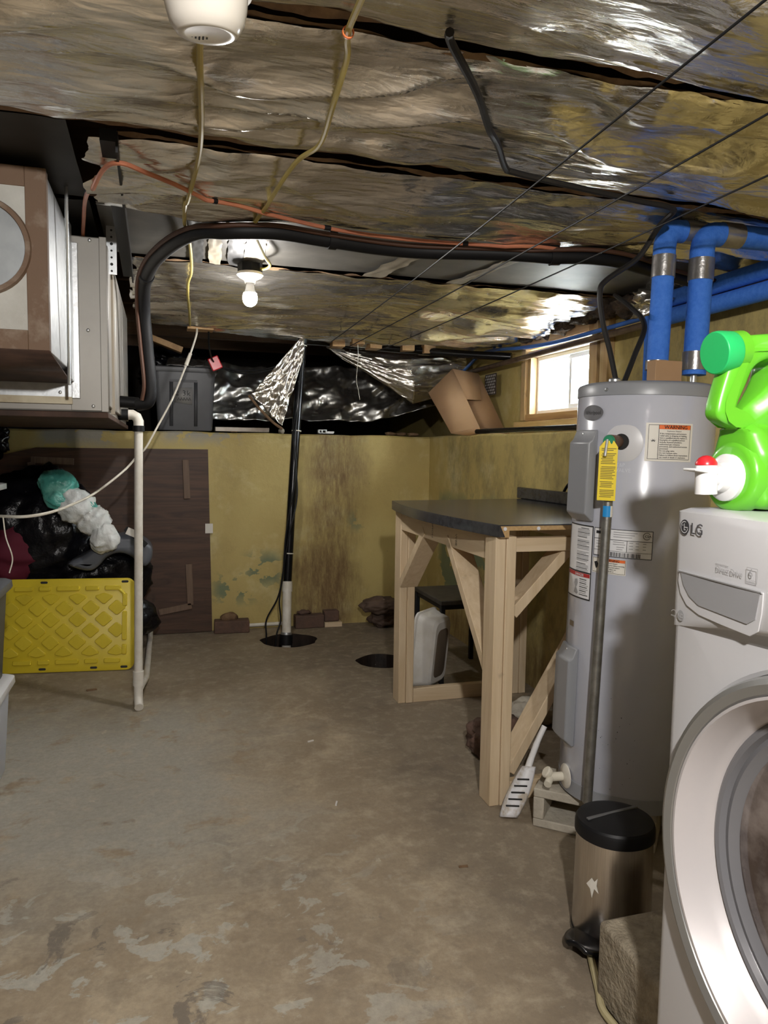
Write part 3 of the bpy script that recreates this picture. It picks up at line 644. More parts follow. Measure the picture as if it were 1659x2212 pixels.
# ================================================================== CRAWLSPACE CONTENTS
# grey tote on the ledge
def tote(name, x0, x1, y0, y1, z0, z1, mat, lidmat, label, taper=.03, lid=True, handle=True):
    t = thing(name, ((x0+x1)/2, (y0+y1)/2, z0), label, 'storage tote')
    h = z1-z0; m_ = MB()
    def ring(ix, z):
        r = .03; x_0, x_1, y_0, y_1 = x0+ix, x1-ix, y0+ix, y1-ix; q = []
        for cx, cy, a in ((x_1-r, y_1-r, 0), (x_0+r, y_1-r, 90), (x_0+r, y_0+r, 180), (x_1-r, y_0+r, 270)):
            for k in range(5): an = R(a+k*22.5); q.append(V((cx+r*math.cos(an), cy+r*math.sin(an), z)))
        return q
    lz = .03 if lid else 0
    m_.loft([ring(taper+.004, z0), ring(taper, z0+.008), ring(.012, z1-lz-.03), ring(.012, z1-lz)]).build('tub', mat, t, ang=35)
    if lid:
        l = MB().loft([ring(-.004, z1-lz-.008), ring(-.008, z1-lz), ring(-.006, z1-.008), ring(.008, z1)]).build('lid', lidmat, t, ang=35)
    else:
        MB().loft([ring(-.010, z1-.022), ring(-.010, z1-.002), ring(.002, z1)]).build('rim', lidmat, t, ang=35)
    return t
t = tote('ledge_tote', -.055, .365, 5.22, 5.80, ZL+.012, 1.80, GREYTOTE, GREYTOTE, 'grey plastic tote with a taped label standing on the wall ledge')
GREYD = M('tote_groove', (.075, .078, .085), None, rough=.5)
for x in (.065, .225): MB().add([(x-.012, 5.234, 1.70), (x+.012, 5.234, 1.70), (x+.010, 5.248, 1.40), (x-.014, 5.248, 1.40)], [(0, 1, 2, 3)]).build('groove', GREYD, t, thick=.006)
MB().bb((.055, 5.228, 1.695), (.235, 5.240, 1.712)).build('groove', GREYD, t)
MB().add([(.075, 5.229, 1.655), (.205, 5.229, 1.66), (.20, 5.236, 1.545), (.085, 5.236, 1.56)], [(0, 1, 2, 3)]).build('label_tape', M('clear_tape', (.36, .36, .35), (.30, .30, .30), 12, .3), t, thick=.002)
for q_, x_ in (('2', .09), ('3', .135), ('k', .165)): print_text('handwriting', q_, .05, lambda x, y, x_=x_: V((x_+x, 5.2275, 1.605+y)), BLACK_INK, t)
for k in range(5): MB().tube([(.105+.018*k, 5.228, 1.572), (.112+.018*k, 5.228, 1.592), (.119+.018*k, 5.228, 1.574)], .0018, 5).build('handwriting', BLACK_INK, t)
tag(MB().grid(lambda u, v: V((.03+.26*u+.02*v, 5.40+.1*v, 1.815+.06*v+.012*ridge((u*5, v*4, 2)))), 24, 14).build('foil_scrap', FOIL_DULL, thick=.002), 'shiny foil scrap lying on the grey ledge tote lid', 'foil')
# draped foil batts
def drape(name, fn, nu, nv, label, mat=FOIL_DULL, amp=.02, seed=0, fr_=(4, 5)):
    def g(u, v):
        p = V(fn(u, v)); k = amp*ridge((u*fr_[0]+seed, v*fr_[1]+u*2, seed))+amp*.6*fb((u*fr_[0]*2, v*fr_[1]*1.6, seed))+amp*.25*ridge((u*fr_[0]*3+v*5, v*fr_[1]*2.2, seed+4))
        return p+V((.15*k, -k, .3*k))
    o = MB().grid(g, nu, nv).build(name, mat, ang=180, thick=.003)
    return tag(o, label, 'insulation')
def sheetA(u, v):
    x = .18+1.95*u; top = 1.93-.05*u-.03*math.sin(6*u); bot = 1.455+.03*u+.13*max(0, u-.72)/.28
    return (x, 5.95-.28*v+.05*math.sin(5*u), top+(bot-top)*v)
drape('fallen_batt', sheetA, 110, 50, 'wide silver foil insulation batt slumped across the dark crawlspace', amp=.05, seed=1, fr_=(7, 2))
def sheetB(u, v):
    a, b, c, d_ = V((.915, 4.97, 2.02)), V((.90, 4.93, 1.86)), V((.555, 4.93, 1.60)), V((.755, 4.90, 1.40))
    top = a.lerp(c, u); bot = b.lerp(d_, u)
    return top.lerp(bot, v)
drape('torn_foil_flap', sheetB, 50, 40, 'torn foil flap hanging down beside the black sump pipe', FOIL, .020, 3)
tag(MB().tube(spl([(.545, 4.925, 1.60), (.62, 4.915, 1.51), (.70, 4.905, 1.43), (.762, 4.895, 1.385)], 6), .009, 6).build('torn_paper_edge', KRAFT), 'frayed brown paper edge along the torn foil flap', 'paper')
def sheetC(u, v):
    a, b, tip = V((1.16, 5.42, 2.0)), V((2.20, 5.25, 1.97)), V((1.78, 5.25, 1.60))
    top = a.lerp(b, u); k = 1-abs(u-.55)/.55 if u < .55 else 1-(u-.55)/.45
    lo = a.lerp(tip, u/.55) if u < .55 else tip.lerp(V((2.25, 5.3, 1.72)), (u-.55)/.45)
    p = top.lerp(lo, v); p.y -= .10*math.sin(math.pi*v)*max(0, k)
    return p
drape('sagging_batt', sheetC, 80, 40, 'pointed foil batt sagging from the ceiling left of the cardboard box', FOIL, .014, 6)
def sheetD(u, v): return (-.10+.32*u, 5.55-.1*v, 1.80+.12*v+.05*math.sin(3*u))
tag(MB().bb((.36, 5.36, 1.372), (.74, 5.50, 1.405)).build('loose_board', M('tin_strip', (.32, .29, .25), (.2, .16, .12), 6, .4, .5), bev=.003), 'loose metal strip on the ledge right of grey tote', 'strip')
tag(clump('plastic_sheet', (.06, 5.95, 1.90), .10, BLACKBAG, 31, .5, 4, (1.6, .8, .9)), 'crumpled black plastic sheet behind the grey ledge tote', 'plastic sheet')
o = MB().box((.0, 5.35, 1.97), (.30, .09, .04), Matrix.Rotation(R(20), 3, 'Y')); tag(o.build('angled_lumber', FRAME_Y, bev=.003), 'short slanted lumber under foil edge above the grey tote', 'lumber')
t = thing('white_clip', (1.12, 5.19, ZL+.01), 'small white plastic clip lying on the yellow wall ledge', 'clip')
m_ = MB().bb((1.06, 5.17, ZL+.008), (1.17, 5.21, ZL+.014)).bb((1.06, 5.17, ZL+.03), (1.12, 5.21, ZL+.036)); m_.bb((1.06, 5.17, ZL+.008), (1.068, 5.21, ZL+.036)).bb((1.085, 5.17, ZL+.008), (1.093, 5.21, ZL+.036)).bb((1.113, 5.17, ZL+.008), (1.121, 5.21, ZL+.036))
m_.build('body', WHITEPL, t, bev=.001); MB().bb((1.12, 5.175, ZL+.014), (1.175, 5.205, ZL+.024)).build('tail', WHITEPL, t, bev=.001)
tag(clump('debris_pebble', (.80, 5.19, ZL+.018), .022, CONCL, 5, .3, 2), 'small round pebble on the ledge by the sump pipe', 'pebble')
for i, x in enumerate((1.62, 1.70, 1.80)): tag(clump('ledge_debris', (x, 5.24+.02*i, ZL+.016), .02, KRAFT, 40+i, .7, 2, (2.2, 1, .6)), ('leftmost crumb of brown debris on the ledge before the cardboard box', 'middle crumb of brown debris on the ledge before the cardboard box', 'crumb of brown debris on the ledge touching the cardboard box')[i], 'debris', 'debris on the ledge')
cable('loose_string', [(1.29, 4.98, 1.985), (1.295, 4.985, 1.88), (1.285, 4.985, 1.74), (1.30, 4.985, 1.66), (1.31, 4.985, 1.60)], .0022, WHITECAB, 'thin white string dangling from the wood blocks', 'string')

# cardboard box, tipped and open
cb = V((1.895, 4.745, ZL+.012)); rv = V((.958, -.287, 0)); dv = V((.287, .958, 0))
def cp(a, h, dd=0): return cb+rv*a+V((0, 0, h))+dv*dd
A_, B_, C_, D_ = cp(.012, .455, .13), cp(-.155, .285, .10), cp(0, .006, 0), cp(.195, .05, .02)
dd = rv*.190+dv*.08+V((0, 0, -.022))
t = thing('cardboard_box', cb, 'open brown cardboard box tipped on the ledge left of the window', 'box')
def panel(name, q): return MB().add(q, [(0, 1, 2, 3)]).build(name, CARD, t, thick=.005)
panel('side', [A_, B_, C_, D_]); panel('side', [B_+dd, A_+dd, D_+dd, C_+dd]); panel('bottom', [C_, D_, D_+dd, C_+dd]); panel('back', [B_, C_, C_+dd, B_+dd]); panel('top', [A_, B_, B_+dd, A_+dd])
panel('flap', [A_, A_+dd, A_+dd+V((-.005, -.07, -.19)), A_.lerp(A_+dd, .35)+V((0, -.07, -.205))])
panel('flap', [D_, D_+dd, D_+dd+rv*.08+V((0, 0, -.02))-dv*.03, D_+rv*.05+V((0, 0, -.055))-dv*.04])
tag(MB().cyl((2.03, 4.62, ZL+.030), (2.16, 2.6, ZL+.030), .016, n=12).build('ledge_pipe', BLACKPL), 'black pipe lying along the ledge below the window', 'pipe')
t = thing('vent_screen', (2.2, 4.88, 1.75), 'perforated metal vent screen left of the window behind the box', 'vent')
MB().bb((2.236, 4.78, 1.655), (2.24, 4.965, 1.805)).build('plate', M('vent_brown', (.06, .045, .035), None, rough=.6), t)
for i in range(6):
    for k in range(7): MB().lathe([(.0075, 0), (0, .0005)], (2.2355, 4.80+i*.028+(.014 if k % 2 else 0), 1.67+k*.020), (-1, 0, 0), 8).build('lit_hole', PAPERW, t)  # white discs: light coming through the holes is put into their colour

# ================================================================== WATER HEATER
HC = V((1.478, 2.079, .135)); HR = .212; HT = 1.335
wh = thing('water_heater', HC, 'tall white electric water heater with labels standing on concrete block', 'water heater')
def hp(az, z, r=HR): return V((HC.x+r*math.cos(R(az)), HC.y+r*math.sin(R(az)), z))
z0h, z1h = HC.z, HC.z+HT
MB().lathe([(HR-.003, z0h+.05), (HR, z0h+.055), (HR, z1h-.045), (HR-.003, z1h-.04)], (HC.x, HC.y, 0), n=72).build('jacket', HEATER, wh)
MB().lathe([(0, z1h), (HR-.015, z1h), (HR-.002, z1h-.006), (HR+.002, z1h-.012), (HR+.002, z1h-.042), (HR-.004, z1h-.044)], (HC.x, HC.y, 0), n=72).build('top_cap', HEATGREY, wh)
MB().lathe([(0, z0h), (HR-.006, z0h), (HR+.0015, z0h+.004), (HR+.0015, z0h+.052), (HR-.004, z0h+.054)], (HC.x, HC.y, 0), n=72).build('bottom_ring', HEATGREY, wh)
def patch(name, a0, a1, za, zb, mat, r=HR+.0012, n=20, par=None):
    return MB().grid(lambda u, v: hp(a0+(a1-a0)*u, za+(zb-za)*v, r), n, 1).build(name, mat, par or wh)
def curved(az0, z0, r=HR+.0022): return lambda x, y: hp(az0+math.degrees(x/HR), z0+y, r)
# badge
o = MB(); n = 32
o.add([hp(-172.5, 1.375, HR+.002)]+[hp(-172.5+math.degrees(.046*math.cos(2*math.pi*k/n)/HR), 1.375+.024*math.sin(2*math.pi*k/n), HR+.002) for k in range(n)], [(0, k+1, (k+1) % n+1) for k in range(n)])
bd = o.build('badge', M('badge_grey', (.13, .13, .14), None, rough=.4), wh); print_text('badge_lettering', 'Whirlpool', .017, curved(-181.5, 1.370, HR+.0032), BLACK_INK, bd)
# warning label, top right
lb = patch('warning_label', -124.5, -86.5, 1.232, 1.345, PAPER); lb['label'] = 'cream warning label with orange heading'
def outline(a0, a1, za, zb, wd, mat, par, r=HR+.0020):
    da = math.degrees(wd/HR)
    for q in ((a0, a1, za, za+wd), (a0, a1, zb-wd, zb), (a0, a0+da, za, zb), (a1-da, a1, za, zb)): patch('label_border', *q, mat, r, 16, par)
outline(-122.5, -88.5, 1.238, 1.340, .0012, BLACK_INK, lb)
patch('label_heading', -114.5, -88.8, 1.327, 1.3392, ORANGE_INK, HR+.0020, 16, lb)
patch('label_border', -114.8, -114.4, 1.239, 1.339, BLACK_INK, HR+.0020, 1, lb)
print_text('label_text', 'WARNING', .0145, curved(-110.8, 1.3282, HR+.003), BLACK_INK, lb, bold=.0007)
print_text('label_text', 'Explosion Hazard', .0060, curved(-108.3, 1.3195), BLACK_INK, lb)
for i, s in enumerate(('If the temperature and pressure', 'relief valve is dripping or leaking,', 'have a qualified person replace it.', 'Examples of a qualified person', 'include: licensed plumbers,', 'authorized gas company', 'personnel, and authorized service', 'personnel.', 'Do not plug valve.', 'Do not remove valve.', 'Failure to follow these instructions', 'can result in death or explosion.')):
    print_text('label_text', s, .0062, curved(-113.8, 1.3120-i*.00635), BLACK_INK, lb, bold=.0003)
o = MB()
for k in range(9):
    a = R(20*k+10); rr = .010 if k % 2 else .007
    o.add([curved(-118.6, 1.290)(x, y) for x, y in ((.002*math.cos(a-.5), .002*math.sin(a-.5)), (rr*math.cos(a), rr*math.sin(a)), (.002*math.cos(a+.5), .002*math.sin(a+.5)))], [(0, 1, 2)])
o.build('burst_symbol', BLACK_INK, lb, smooth=False)
# tall label lower left
lb = patch('instruction_label', 158, -163.5+360, .787, 1.024, PAPERW, HR+.0012, 20); lb['label'] = 'tall black-bordered instruction label'
outline(158, 196.5, .787, 1.024, .004, BLACK_INK, lb)
for i in range(30):
    z = 1.012-i*.0047
    if i % 8 == 7: continue
    patch('print_line', 176 if i else 181, 192.5-random.choice((0, 0, 1, 3)), z, z+.0018, GREY_INK if i % 3 else BLACK_INK, HR+.002, 8, lb)
patch('label_border', 158, 196.5, .871, .875, BLACK_INK, HR+.0022, 16, lb)
patch('label_heading', 160, 195, .858, .870, RED_INK, HR+.002, 16, lb)
print_text('label_text', 'DANGER', .0115, curved(175.5, .8600, HR+.003), PAPERW, lb, bold=.0004)
for i in range(9):
    z = .849-i*.0062; patch('print_line', 182.5, 193.5-random.choice((0, 1, 2)), z, z+.0022, GREY_INK if i % 2 else BLACK_INK, HR+.002, 8, lb)
o = MB(); o.add([hp(a, z, HR+.002) for a, z in ((175, .845), (179, .848), (180, .835), (178, .82), (181, .805), (179, .798), (174, .803), (176, .822), (174, .832))], [tuple(range(9))]); o.build('hazard_symbol', GREY_INK, lb, smooth=False)
# rating plate
lb = patch('rating_label', -162.5, -114, .936, 1.022, PAPERW); lb['label'] = 'white rating plate with a barcode'
outline(-162.5, -114, .936, 1.022, .0018, BLACK_INK, lb)
patch('print_block', -160.5, -154, 1.004, 1.013, BLACK_INK, HR+.002, 6, lb)
patch('label_border', -162, -114.5, .9885, .990, BLACK_INK, HR+.002, 16, lb); patch('label_border', -134, -133.6, .955, .989, BLACK_INK, HR+.002, 1, lb); patch('label_border', -162, -114.5, .954, .955, BLACK_INK, HR+.002, 16, lb)
for a0, a1, z in ((-145, -126, 1.012), (-145, -128, 1.005), (-145, -130, .998), (-160, -148, .980), (-160, -149, .972), (-160, -148, .962), (-145, -136, .982), (-145, -135, .975), (-142, -136, .967), (-142, -137, .960), (-132, -129, .982), (-127, -124.5, .982), (-121.5, -119, .982), (-132, -129, .973), (-127, -124.5, .973), (-121.5, -119, .973), (-132, -129, .964), (-127, -124.5, .964), (-121.5, -119, .964)):
    patch('print_line', a0, a1, z, z+.0022, GREY_INK, HR+.002, 6, lb)
a = -147.
while a < -123.5:
    wd = random.choice((.25, .4, .7)); patch('barcode_bar', a, a+wd, .9385, .9515, BLACK_INK, HR+.002, 1, lb); a += wd+random.choice((.3, .5, .6))
print_text('certification_mark', 'CSA', .010, curved(-120.5, 1.003), BLACK_INK, lb, bold=.0006)
m_ = MB()
for k in range(20):
    a0_, a1_ = 2*math.pi*(k+2)/24, 2*math.pi*(k+3)/24
    m_.add([curved(-118, 1.0065)(r_*math.cos(q)-.003, r_*math.sin(q)) for r_, q in ((.0095, a0_), (.011, a0_), (.011, a1_), (.0095, a1_))], [(0, 1, 2, 3)])
m_.build('certification_mark', BLACK_INK, lb, smooth=False)
# second warning label behind the pipe
lb = patch('warning_label', -163, -133.5, .882, .930, PAPER); outline(-162.5, -134, .885, .929, .0009, BLACK_INK, lb)
patch('label_heading', -155, -134.3, .920, .9285, ORANGE_INK, HR+.002, 12, lb); print_text('label_text', 'WARNING', .0100, curved(-152, .9208, HR+.003), BLACK_INK, lb, bold=.0005)
for i, s in enumerate(('Electric Shock Hazard', 'Turn off power before servicing.', 'Turn off all power before', 'Failure to follow can', 'result in death or')): print_text('label_text', s, .0052, curved(-153, .914-i*.0062), BLACK_INK, lb, bold=.0003)
o = MB().add([hp(a, z, HR+.002) for a, z in ((-161, .915), (-158.5, .918), (-157, .910), (-157.6, .900), (-159, .895), (-160, .903))], [tuple(range(6))]); o.build('hazard_symbol', BLACK_INK, lb, smooth=False)
sm = patch('serial_plate', 168, 176.5, .688, .706, M('bronze_plate', (.20, .16, .11), None, rough=.4), HR+.001, 6)
# access covers
def cover(az, za, zb, wd):
    def rg(sc, r, zz0, zz1):
        aw = math.degrees(wd*sc/2/HR); q = []
        for a, z in ((az-aw, zz0), (az-aw*.5, zz0), (az, zz0), (az+aw*.5, zz0), (az+aw, zz0), (az+aw, zz1), (az+aw*.5, zz1), (az, zz1), (az-aw*.5, zz1), (az-aw, zz1)): q.append(hp(a, z, HR+r*(1.0)))
        return q
    o_ = MB().loft([rg(1, 0, za, zb), rg(1, .010, za, zb), rg(.98, .022, za+.012, zb-.030), rg(.86, .034, za+.024, zb-.040)])
    c_ = o_.build('access_cover', HEATGREY, wh, bev=.004, seg=3)
    MB().lathe([(.006, 0), (.005, .004), (0, .005)], hp(az, zb-.014, HR+.012), hp(az, 0, 1)-hp(az, 0, 0), 12).build('screw', GALV, c_)
COVG = HEATGREY
cover(181.5, 1.038, 1.322, .105); cover(172.5, .300, .625, .105)
# relief valve, tag and discharge pipe
vd = (hp(-146, 0, 1)-hp(-146, 0, 0)).normalized()
patch_c = hp(-146, 1.287, HR)
MB().lathe([(.058, 0), (.055, .002), (0, .002)], hp(-141, 1.283, HR-.002), hp(-141, 0, 1)-hp(-141, 0, 0), 32).build('foam_washer', M('clear_disc', (.62, .62, .64), None, rough=.35), wh)
MB().lathe([(.024, 0), (.024, .003), (0, .003)], hp(-143, 1.287, HR+.001), vd, 24).build('port', BLACK_INK, wh)
BRONZE = M('relief_bronze', (.22, .13, .09), (.16, .10, .07), 20, .5, .6)
vb = MB().tube([patch_c, patch_c+vd*.055], .0195, 18).build('relief_valve', BRONZE, wh)
pv = patch_c+vd*.045
MB().cyl(pv+V((0, 0, .012)), pv-V((0, 0, .055)), .017).build('valve_outlet', BRONZE, vb)
sd = V((-.84, -.54, 0))
gc = patch_c+vd*.06
MB().lathe([(0, 0), (.017, 0), (.019, .006), (.015, .014), (.006, .016), (0, .016)], gc, sd, 20).build('green_knob', M('green_washer', (.03, .26, .13), None, rough=.4), vb)
MB().tube([gc+sd*.018+V((0, 0, .004)), gc+sd*.030-V((.002, .004, .045))], .0045, 8).build('lever', GALV, vb)
tw = V((.80, -.60, 0)); tn = V((-.60, -.80, 0)); tc = gc+tn*.016-V((0, 0, .005))
m_ = MB().prism([(-.027, -.17), (.025, -.17), (.025, -.012), (.013, .006), (-.013, .006), (-.027, -.012)], lambda a, b, h: tc+tw*a+V((0, 0, b))+tn*h, .0012)
tg = m_.build('yellow_tag', TAGY, wh); tg['label'] = 'hanging yellow instruction tag'
for i in range(30):
    z = -.018-i*.0049
    if i in (2, 10, 19, 24): continue
    a0 = -.021+random.choice((0, 0, .002)); a1 = .021-random.choice((0, .001, .004, .008))
    MB().add([tc+tw*a0+tn*.0018+V((0, 0, z)), tc+tw*a1+tn*.0018+V((0, 0, z)), tc+tw*a1+tn*.0018+V((0, 0, z+.0022)), tc+tw*a0+tn*.0018+V((0, 0, z+.0022))], [(0, 1, 2, 3)]).build('print_line', M('tag_ink', (.20, .15, .02), None, rough=.6), tg, smooth=False)
pp = V((pv.x, pv.y, 0))
PIPEG = M('galvanised_pipe', (.36, .36, .34), (.24, .235, .22), 25, .42, .85, .15, 60)
MB().tube([V((pp.x, pp.y, 1.245)), V((pp.x-.012, pp.y+.004, .17))], .0145, 18).build('discharge_pipe', PIPEG, wh)
MB().lathe([(.0155, 1.062), (.0155, 1.095)], (pp.x-.002, pp.y, 0), n=20, a0=R(180), a1=R(270)).build('pipe_sticker', M('sticker_blue', (.02, .28, .66), None, rough=.4), wh)
MB().lathe([(.0155, 1.062), (.0155, 1.095)], (pp.x-.002, pp.y, 0), n=20, a0=R(270), a1=R(330)).build('pipe_sticker', PAPER, wh)
print_text('embossed_text', 'T&P\nVALVE', .016, curved(-146.5, 1.212, HR+.0012), M('emboss', (.66, .68, .73), None, rough=.3), wh)
# drain valve
dz = .178; dd_ = (hp(172, 0, 1)-hp(172, 0, 0)).normalized(); dp = hp(172, dz, HR)
IVORY = M('ivory_plastic', (.70, .66, .55), None, rough=.35)
MB().lathe([(.040, 0), (.040, .004), (.034, .008), (0, .008)], hp(176, dz+.008, HR-.002), dd_, 28).build('drain_washer', WHITEPVC, wh)
dvv = MB().tube([dp+dd_*.005, dp+dd_*.055], .015, 14).build('drain_valve', IVORY, wh)
MB().tube([dp+dd_*.045, dp+dd_*.06+V((-.012, -.03, -.012))], .0125, 12).build('spout', IVORY, dvv)
MB().lathe([(0, 0), (.017, 0), (.020, .006), (.020, .014), (.016, .018), (0, .018)], dp+dd_*.050+V((0, 0, .010)), (dd_+V((0, 0, .7))), 10).build('handwheel', IVORY, dvv)
for k in range(26):
    a, z = random.uniform(-165, -112), random.choice((random.uniform(.2, .5), random.uniform(.28, .42)))
    s = random.uniform(.0008, .0024); patch('speck', a, a+math.degrees(s/HR), z, z+s*1.3, BLACK_INK, HR+.0008, 1)
MB().lathe([(.02, 0), (.02, .014), (.014, .018), (0, .018)], hp(-178, z1h, HR-.09), n=12).build('conduit_clamp', GALV, wh)
MB().lathe([(.006, 0), (.005, .004), (0, .005)], hp(-158, z1h-.026, HR+.002), hp(-158, 0, 1)-hp(-158, 0, 0), 12).build('screw', GALV, wh)
wh.rotation_euler = (R(.55), R(.8), 0)   # leans slightly
# concrete blocks below it
fdir = V((.742, -.67, 0)); bdir = V((.67, .742, 0)); b0 = V((1.182, 2.15, 0))
def cinder(name, base, label, mat):
    m_ = MB(); L_, W_, H_ = .39, .19, .132
    q = lambda a, b, z: base+fdir*a+bdir*b+V((0, 0, z))
    rot = Matrix((fdir, bdir, V((0, 0, 1)))).transposed()
    def bx(a0, a1, zz0, zz1): m_.box(q((a0+a1)/2, W_/2, (zz0+zz1)/2), (a1-a0, W_, zz1-zz0), rot)
    bx(0, L_, 0, .028); bx(0, L_, H_-.03, H_); bx(0, .036, .028, H_-.03); bx(.18, .21, .028, H_-.03); bx(L_-.036, L_, .028, H_-.03)
    return tag(m_.build(name, mat, bev=.004), label, 'concrete block', 'concrete blocks')
cinder('concrete_block', b0, 'pale hollow concrete block carrying the water heater', CONCL)
cinder('concrete_block', b0+fdir*.17+bdir*.195, 'hollow concrete block at the back under the water heater', CONCL)

# blue insulated risers
for i, (x, y, zt, lab) in enumerate(((1.585, 2.125, 1.985, 'blue foam-wrapped riser pipe on the heater, the left one'), (1.700, 2.085, 1.975, 'blue foam-wrapped riser pipe taped in grey above the green jug'))):
    t = thing('insulated_riser', (x, y, 1.48), lab, 'pipe', 'blue foam riser pipes')
    if i == 1: t['label'] = 'blue foam-wrapped riser pipe on the heater nearest the green jug'
    MB().cyl((x-.012, y, 1.462), (x-.01, y, 1.56), .011, n=14).build('nipple', GALV, t)
    zb = 1.53 if i == 0 else 1.515; r_ = .0375 if i else .035
    MB().tube([(x-.010, y, zb), (x, y, zt-.095)], r_, 20).build('foam_sleeve', BLUE, t)
    MB().tube(spl([(x, y, zt-.10), (x, y, zt-.055), (x+.010, y, zt-.022), (x+.036, y, zt-.004), (x+.075, y, zt)], 6), r_+.001, 20).build('foam_elbow', BLUE, t)
    MB().cyl((x-.002, y, zt-.155), (x, y, zt-.085), r_+.003).build('tape_band', DUCTTAPE, t)
    MB().cyl((x-.010, y, zb+(.0 if i == 0 else .015)), (x-.009, y, zb+(.03 if i == 0 else .075)), r_+.003).build('tape_band', DUCTTAPE, t)
    MB().cyl((x+.068, y, zt), (x+.14, y-.002, zt), r_+.003).build('tape_band', DUCTTAPE, t)
    MB().tube([(x+.07, y, zt), (2.25, y-.03, zt-.004)], r_, 20).build('foam_run', BLUE, t)
tag(MB().bb((1.50, 2.03, 1.475), (1.60, 2.075, 1.55)).build('cardboard_scrap', CARD, bev=.002), 'brown cardboard scrap on the heater top beside blue riser', 'cardboard')

# ================================================================== WASHER
WX, WY0, WY1, WZ0, WZ1 = .825, .364, 1.052, .192, 1.163
t = thing('washing_machine', (1.2, .7, WZ0), 'white front-loading washing machine with round grey door at right', 'washing machine')
def wprof(bulge, z):   # rounded front outline in plan, seen from above
    q = [(WX+.75, WY0), (WX+.75, WY1)]
    for k in range(6): a = R(90*k/5); q.append((WX+.022-.022*math.sin(a), WY1-.022+.022*math.cos(a)))
    for k in range(1, 12): q.append((WX-bulge*math.sin(math.pi*k/12), WY1-.022+(WY0+.022-WY1+.022)*k/12))
    for k in range(6): a = R(90*k/5); q.append((WX+.022-.022*math.cos(a), WY0+.022-.022*math.sin(a)))
    return [V((a, b, z)) for a, b in q]
ZP = .966
DC = V((WX, .703, .648)); dx = (-1, 0, 0); DR = .320
hw_, zlo, zhi = (WY1-WY0)/2, DC.z-WZ0, 1.0-DC.z
angs = sorted(set([2*math.pi*k/96 for k in range(96)]+[math.atan2(zz, yy) % (2*math.pi) for yy in (-hw_+.022, hw_-.022) for zz in (-zlo, zhi)]))
def wrect(ins, x):
    q = []
    for a in angs:
        c_, s_n = math.cos(a), math.sin(a); h_ = hw_-.022
        k = min(h_/abs(c_) if abs(c_) > 1e-6 else 9, (zhi/s_n if s_n > 0 else -zlo/s_n) if abs(s_n) > 1e-6 else 9)
        y, z = k*c_, k*s_n
        if abs(abs(y)-h_) < 1e-4: y += math.copysign(.022-ins, y)
        q.append(V((x, DC.y+y, DC.z+z)))
    return q
rings = [[V((x, DC.y+r*math.cos(a), DC.z+r*math.sin(a))) for a in angs] for r, x in ((.26, WX+.09), (DR-.006, WX+.085), (DR, WX+.004), (DR+.006, WX))]
rings += [wrect(.022, WX)]+[wrect(.022-.022*math.sin(R(22.5*k)), WX+.022-.022*math.cos(R(22.5*k))) for k in range(1, 5)]+[wrect(0, WX+.75)]
m_ = MB().loft(rings, False); m_.f.append(tuple(range(len(m_.v)-len(angs), len(m_.v)))); m_.build('cabinet', WASHER, t, ang=32)
def arch(ps, k=1): return [V((p.x, p.y, p.z+(k*.038*max(0, math.sin(math.pi*(p.y-WY0)/(WY1-WY0))) if p.x < WX+.1 else 0))) for p in ps]
m_ = MB(); cut = [arch(wprof(.004, ZP-.004)), arch(wprof(.014, ZP)), arch(wprof(.019, ZP+.01), .95), wprof(.020, 1.05), wprof(.014, WZ1-.02)]
top = wprof(.006, WZ1-.006); top2 = [V((p.x+(.012 if p.x < WX+.5 else 0), p.y+(-.012 if p.y > WY1-.1 else .012 if p.y < WY0+.1 else 0), WZ1)) for p in wprof(.0, WZ1)]
m_.loft(cut+[top, top2]); fp = m_.build('control_panel', WASHER, t, ang=40)
pw = lambda y: WX-.019*math.sin(math.pi*(WY1-.022-y)/(WY1-WY0-.044))
front = lambda y0, z0, e=.0025: (lambda x, y: V((pw(y0-x)-e, y0-x, z0+y)))
dr = MB().prism([(.004, .0), (.205, .0), (.203, -.010), (.197, -.040), (.18, -.050), (.06, -.046), (.032, -.036), (.014, -.020)], lambda a, b, h: V((pw(1.026-a*.93)-.0024-h, 1.026-a*.93, 1.058+b)), .0015)
drw = dr.build('drawer_recess', M('recess_shade_grey', (.30, .30, .31), None, rough=.4), t, smooth=False)  # flat raised plate; its grey stands in for shade inside the recess
lip = [(-.002, .001), (-.004, -.016), (.004, -.036), (.024, -.053), (.06, -.062), (.12, -.065), (.186, -.067), (.204, -.056), (.209, -.03), (.210, .001)]
MB().prism(lip, lambda a, b, h: V((pw(1.026-a*.93)-.0004-h, 1.026-a*.93, 1.058+b)), .0022).build('drawer_lip', WASHER, drw, bev=.001)
MB().tube([V((pw(1.026-a*.93)-.003, 1.026-a*.93, 1.059)) for a in (0, .05, .1, .15, .208)], .0022, 6).build('drawer_edge', GREY_INK, drw)
print_text('logo_lettering', 'LG', .026, front(1.002, 1.1235), M('logo_grey', (.16, .16, .17), None, rough=.3, metal=.4), t, bold=.0010)
DISC = M('logo_disc', (.10, .10, .11), None, rough=.25, metal=.5)
m_ = MB(); m_.add([front(1.018, 1.1325)(0, 0)]+[front(1.018, 1.1325)(.0125*math.cos(2*math.pi*k/28), .0125*math.sin(2*math.pi*k/28)) for k in range(28)], [(0, k+1, (k+1) % 28+1) for k in range(28)])
lg = m_.build('logo_disc', DISC, t)
m_ = MB()
for k in range(3, 25):
    a0_, a1_ = 2*math.pi*k/28+.5, 2*math.pi*(k+1)/28+.5
    m_.add([front(1.018, 1.1325, .0032)(r_*math.cos(q), r_*math.sin(q)) for r_, q in ((.0085, a0_), (.0100, a0_), (.0100, a1_), (.0085, a1_))], [(0, 1, 2, 3)])
